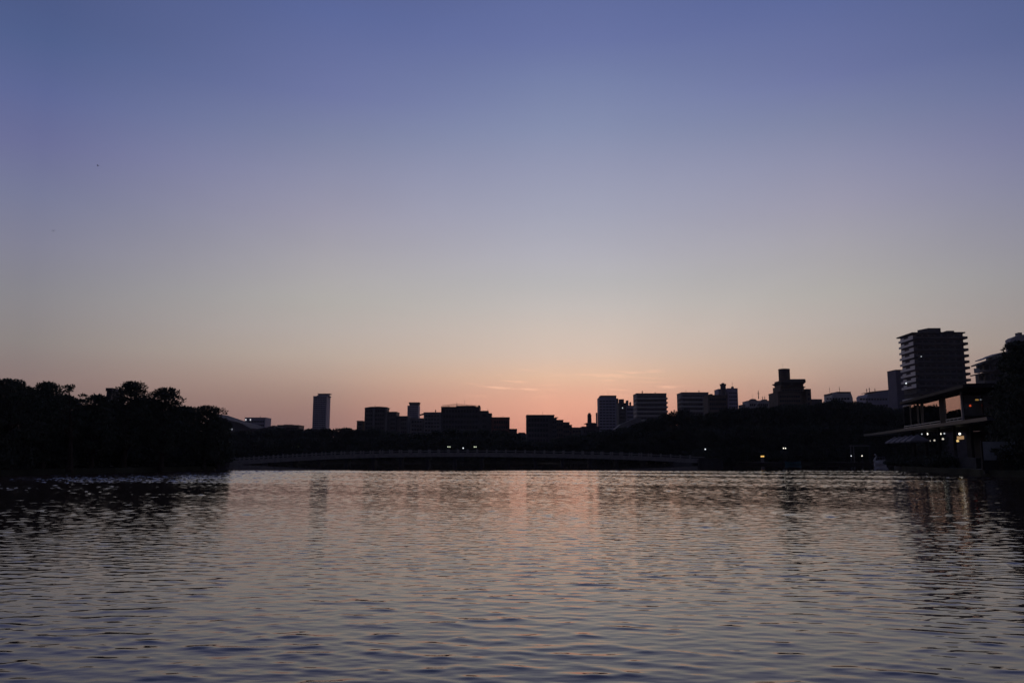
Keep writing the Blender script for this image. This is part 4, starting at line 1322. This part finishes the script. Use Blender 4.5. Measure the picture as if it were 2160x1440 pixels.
# rowing boat by the first jetty
p = P(1674, 975, 167)
o = thing('rowing_boat', 'small teal rowing boat tied at the end of the bollard jetty', 'boat', (p.x, 167.5, 0), R(8))
vs = []; fs = []
for i in range(11):
    t = i / 10; x = -1.7 + 3.4 * t
    wd = .62 * (1 - (abs(t - .55) / .56) ** 2.4); top = .5 + .22 * (abs(t - .5) * 2) ** 2
    for k, (a, z) in enumerate(((-1, top), (-.85, .12), (-.3, -.18), (.3, -.18), (.85, .12), (1, top), (.88, top), (.7, .16), (-.7, .16), (-.88, top))):
        vs.append((x, a * max(.04, wd), z))
for i in range(10):
    for k in range(10):
        fs.append((i * 10 + k, i * 10 + (k + 1) % 10, i * 10 + 10 + (k + 1) % 10, i * 10 + 10 + k))
fs += [tuple(range(9, -1, -1)), tuple(range(100, 110))]
MB().add(vs, fs).build('hull', 'teal_paint', o)
for x in (-.7, .5): MB().box(x, x + .25, -.5, .5, .36, .4).build('seat', 'timber', o)

lamp('tiny blue marker lamp low under the left pines', 243, 972, 88.5, 'lamp_blue', .07, name='marker_lamp')


# ------------------------------------------------------------------ evening haze
def haze_box(density):
    m, nt, N, L = new_mat('evening_haze')
    out = N.new('ShaderNodeOutputMaterial'); v = N.new('ShaderNodeVolumePrincipled')
    v.inputs['Color'].default_value = (.92, .90, .95, 1)
    v.inputs['Density'].default_value = density
    v.inputs['Anisotropy'].default_value = 0.2
    L.new(v.outputs[0], out.inputs['Volume'])
    o = MB().box(-BIG - 10, BIG + 10, -BIG - 10, BIG + 10, -2.6, 95).build('haze', m)
    return tag(o, kind='stuff')


haze_box(1.1e-4)

# ------------------------------------------------------------------ birds
def bird(label, px, py, Y, yaw, roll, s=1.0):
    p = P(px, py, Y)
    mb = MB()
    body = [(-.28, 0, 0), (-.2, 0, .01), (-.05, 0, .02), (.12, 0, .02), (.2, 0, .035), (.28, 0, .02)]
    mb.tube([Vector(q) * s for q in body], [r * s for r in (.015, .05, .08, .06, .05, .01)], 8)
    for sg in (-1, 1):
        w_ = [(.10, 0, .04), (-.08, 0, .04), (.08, sg * .25, .16), (-.10, sg * .25, .15), (-.02, sg * .52, .10), (-.12, sg * .5, .09)]
        t_ = [(x, y, z - .02) for x, y, z in w_]
        mb.add([Vector(q) * s for q in w_ + t_], [(0, 1, 3, 2), (2, 3, 5, 4), (6, 8, 9, 7), (8, 10, 11, 9), (0, 2, 8, 6), (2, 4, 10, 8), (1, 7, 9, 3), (3, 9, 11, 5), (4, 5, 11, 10)])
    mb.add([Vector(q) * s for q in ((-.24, -.03, 0), (-.24, .03, 0), (-.46, .09, 0), (-.46, -.09, 0), (-.24, -.03, .015), (-.24, .03, .015), (-.46, .09, .015), (-.46, -.09, .015))],
           [(0, 3, 2, 1), (4, 5, 6, 7), (0, 1, 5, 4), (1, 2, 6, 5), (2, 3, 7, 6), (3, 0, 4, 7)])
    o = mb.build('bird', 'bird')
    o.location = p; o.rotation_euler = (roll, 0, yaw)
    return tag(o, label, 'bird')


bird('tiny dark bird flying high at the upper left, higher of the two', 206, 349.5, 190, R(200), .3, .8)
bird('tiny dark bird flying lower over the left pines, lower of the two', 112.5, 487, 190, R(85), .1, .8)

# ------------------------------------------------------------------ sky
world = bpy.data.worlds.new('World'); SC.world = world
world.use_nodes = True
nt = world.node_tree; N = nt.nodes; L = nt.links
N.clear()
out = N.new('ShaderNodeOutputWorld'); bg = N.new('ShaderNodeBackground')
L.new(bg.outputs[0], out.inputs['Surface'])
SUN_AZ = R(4.6)     # right of straight ahead
tc = N.new('ShaderNodeTexCoord')
sep = N.new('ShaderNodeSeparateXYZ'); L.new(tc.outputs['Generated'], sep.inputs[0])


def wm(op, a, c=None, d=None, clamp=False):
    k = N.new('ShaderNodeMath'); k.operation = op; k.use_clamp = clamp
    for i, x in enumerate((a, c, d)):
        if x is None: continue
        if isinstance(x, (int, float)): k.inputs[i].default_value = x
        else: L.new(x, k.inputs[i])
    return k.outputs[0]


elev = wm('ARCSINE', sep.outputs['Z'])
efac = wm('MULTIPLY', elev, 2 / math.pi)
hor = wm('SQRT', wm('MAXIMUM', wm('SUBTRACT', 1.0, wm('MULTIPLY', sep.outputs['Z'], sep.outputs['Z'])), 1e-6))
dotp = wm('ADD', wm('MULTIPLY', sep.outputs['X'], math.sin(SUN_AZ)), wm('MULTIPLY', sep.outputs['Y'], math.cos(SUN_AZ)))
cosd = wm('DIVIDE', dotp, hor)
azd = wm('ARCCOSINE', wm('MINIMUM', wm('MAXIMUM', cosd, -1.0), 1.0))    # angle away from the sunset


def ramp(stops):
    r = N.new('ShaderNodeValToRGB'); cr = r.color_ramp
    cr.interpolation = 'LINEAR'
    while len(cr.elements) < len(stops): cr.elements.new(0.5)
    for e, (deg, c) in zip(cr.elements, stops):
        e.position = max(0, deg / 90.0); e.color = lin(c) + (1,)
    L.new(efac, r.inputs['Fac'])
    return r.outputs['Color']


SKY_A = [(0, (228, 148, 126)), (2.2, (236, 164, 141)), (3.9, (234, 173, 148)), (4.6, (230, 177, 152)), (5.6, (228, 188, 161)), (7.2, (213, 191, 176)), (8.9, (204, 190, 180)), (10.5, (194, 187, 183)),
         (12.2, (182, 180, 181)), (14.3, (172, 171, 181)), (17.3, (159, 161, 180)), (20.2, (146, 150, 176)), (23.0, (130, 139, 171)), (26, (115, 126, 165)), (28.6, (102, 113, 160)), (31.3, (93, 105, 153)), (38, (72, 78, 118)), (48, (56, 58, 86)), (62, (44, 44, 64)), (90, (36, 37, 54))]
SKY_M = [(0, (150, 114, 110)), (3, (160, 126, 118)), (4.0, (167, 136, 125)), (5.4, (179, 153, 140)), (6.9, (183, 166, 154)), (8.8, (180, 170, 164)), (10.8, (173, 169, 165)), (13.6, (163, 160, 166)), (16.5, (152, 150, 168)),
         (19.3, (139, 141, 167)), (22, (122, 129, 161)), (24.6, (108, 116, 159)), (29.8, (89, 102, 151)), (38, (72, 78, 118)), (48, (56, 58, 86)), (62, (44, 44, 64)), (90, (36, 37, 54))]
SKY_B = [(0, (122, 96, 96)), (3.0, (130, 108, 106)), (4.5, (138, 118, 115)), (7, (139, 131, 129)), (10, (135, 133, 139)), (13, (128, 128, 147)), (16, (116, 120, 149)),
         (19, (105, 109, 149)), (22, (91, 101, 146)), (25, (79, 94, 138)), (27, (75, 89, 133)), (38, (72, 78, 118)), (48, (56, 58, 86)), (62, (44, 44, 64)), (90, (36, 37, 54))]
SKY_C = [(0, (44, 43, 50)), (5, (50, 48, 57)), (12, (54, 52, 66)), (25, (48, 50, 72)), (50, (42, 45, 70)), (90, (36, 37, 54))]
ca, cmid, cb_, cc = ramp(SKY_A), ramp(SKY_M), ramp(SKY_B), ramp(SKY_C)


def mixc(f, a, b_):
    k = N.new('ShaderNodeMix'); k.data_type = 'RGBA'
    L.new(f, k.inputs[0]); L.new(a, k.inputs[6]); L.new(b_, k.inputs[7])
    return k.outputs[2]


def mrange(v, a, b_, c, d, kind='SMOOTHSTEP'):
    k = N.new('ShaderNodeMapRange'); k.interpolation_type = kind
    L.new(v, k.inputs['Value'])
    for nm, x in (('From Min', a), ('From Max', b_), ('To Min', c), ('To Max', d)): k.inputs[nm].default_value = x
    return k.outputs[0]


f0 = mrange(azd, R(2), R(18), 0, 1, 'LINEAR')
f1 = mrange(azd, R(18), R(36), 0, 1, 'LINEAR')
f2 = mrange(azd, R(38), R(120), 0, 1)
sky = mixc(f2, mixc(f1, mixc(f0, ca, cmid), cb_), cc)
# faint unevenness of the high haze
hv = N.new('ShaderNodeVectorMath'); hv.operation = 'MULTIPLY'; L.new(tc.outputs['Generated'], hv.inputs[0]); hv.inputs[1].default_value = (2.2, 2.2, 7.0)
hn = N.new('ShaderNodeTexNoise'); hn.inputs['Scale'].default_value = 1.0; hn.inputs['Detail'].default_value = 4; hn.inputs['Distortion'].default_value = .6; L.new(hv.outputs[0], hn.inputs['Vector'])
hs = N.new('ShaderNodeVectorMath'); hs.operation = 'SCALE'; L.new(sky, hs.inputs[0]); L.new(wm('MULTIPLY_ADD', hn.outputs['Fac'], .14, .93), hs.inputs['Scale'])
sky = hs.outputs[0]
# two faint lit wisps of cirrus near the sunset
mp = N.new('ShaderNodeCombineXYZ')
azs = wm('SUBTRACT', wm('ARCTAN2', sep.outputs['X'], sep.outputs['Y']), R(2.6))
L.new(wm('MULTIPLY_ADD', azs, 18.0, wm('MULTIPLY', elev, 10.0)), mp.inputs[0]); L.new(wm('MULTIPLY_ADD', elev, 190.0, wm('MULTIPLY', azs, 8.0)), mp.inputs[1])
nz = N.new('ShaderNodeTexNoise'); nz.inputs['Scale'].default_value = 1.0; nz.inputs['Detail'].default_value = 3; L.new(mp.outputs[0], nz.inputs['Vector'])
wis = wm('MULTIPLY', mrange(nz.outputs['Fac'], .54, .72, 0, 1), wm('MULTIPLY', mrange(elev, R(3.9), R(4.8), 0, 1), mrange(elev, R(5.4), R(6.6), 1, 0)))
wis = wm('MULTIPLY', wis, wm('MULTIPLY', mrange(azd, R(9), R(6), 0, 1), .32))
wc = N.new('ShaderNodeMix'); wc.data_type = 'RGBA'; L.new(wis, wc.inputs[0]); L.new(sky, wc.inputs[6]); wc.inputs[7].default_value = (1.3, .75, .5, 1)
sky = wc.outputs[2]
# the physical dusk sky adds its own blue and glow underneath
ns = N.new('ShaderNodeTexSky'); ns.sky_type = 'NISHITA'; ns.sun_disc = False
ns.sun_elevation = R(0.4); ns.sun_rotation = SUN_AZ; ns.dust_density = 2.0; ns.air_density = 1.0; ns.ozone_density = 2.0
nm_ = N.new('ShaderNodeMix'); nm_.data_type = 'RGBA'; nm_.blend_type = 'ADD'
nm_.inputs[0].default_value = 0.0 + 0.004
L.new(sky, nm_.inputs[6]); L.new(ns.outputs[0], nm_.inputs[7])
L.new(nm_.outputs[2], bg.inputs['Color'])
bg.inputs['Strength'].default_value = 1.0

# sun just about gone behind the skyline
sl_ = bpy.data.lights.new('sun', 'SUN'); sl_.energy = 0.15; sl_.angle = R(0.5); sl_.color = (1.0, .55, .32)
so = bpy.data.objects.new('sun', sl_); COL.objects.link(so)
d = Vector((math.sin(SUN_AZ) * math.cos(R(.4)), math.cos(SUN_AZ) * math.cos(R(.4)), math.sin(R(.4))))
so.rotation_euler = d.to_track_quat('Z', 'Y').to_euler()
so.location = (20, 500, 60)

# ------------------------------------------------------------------ camera and render settings
cam = bpy.data.cameras.new('camera'); co = bpy.data.objects.new('camera', cam); COL.objects.link(co)
cam.sensor_fit = 'HORIZONTAL'; cam.sensor_width = 36.0
cam.lens = 36.0 * FPX / 2160.0
cam.clip_start = 0.05; cam.clip_end = 20000
co.location = (0, 0, EYE)
co.rotation_euler = (R(90) + PITCH, 0, 0)
SC.camera = co
SC.view_settings.view_transform = 'Standard'
SC.view_settings.look = 'None'
SC.view_settings.exposure = 0.08
SC.view_settings.gamma = 1.0
SC.render.engine = 'CYCLES'
SC.cycles.use_denoising = True
SC.cycles.max_bounces = 6
SC.cycles.diffuse_bounces = 2
SC.cycles.glossy_bounces = 4
SC.cycles.transparent_max_bounces = 12
SC.cycles.caustics_reflective = False
SC.cycles.caustics_refractive = False
SC.cycles.sample_clamp_indirect = 4.0
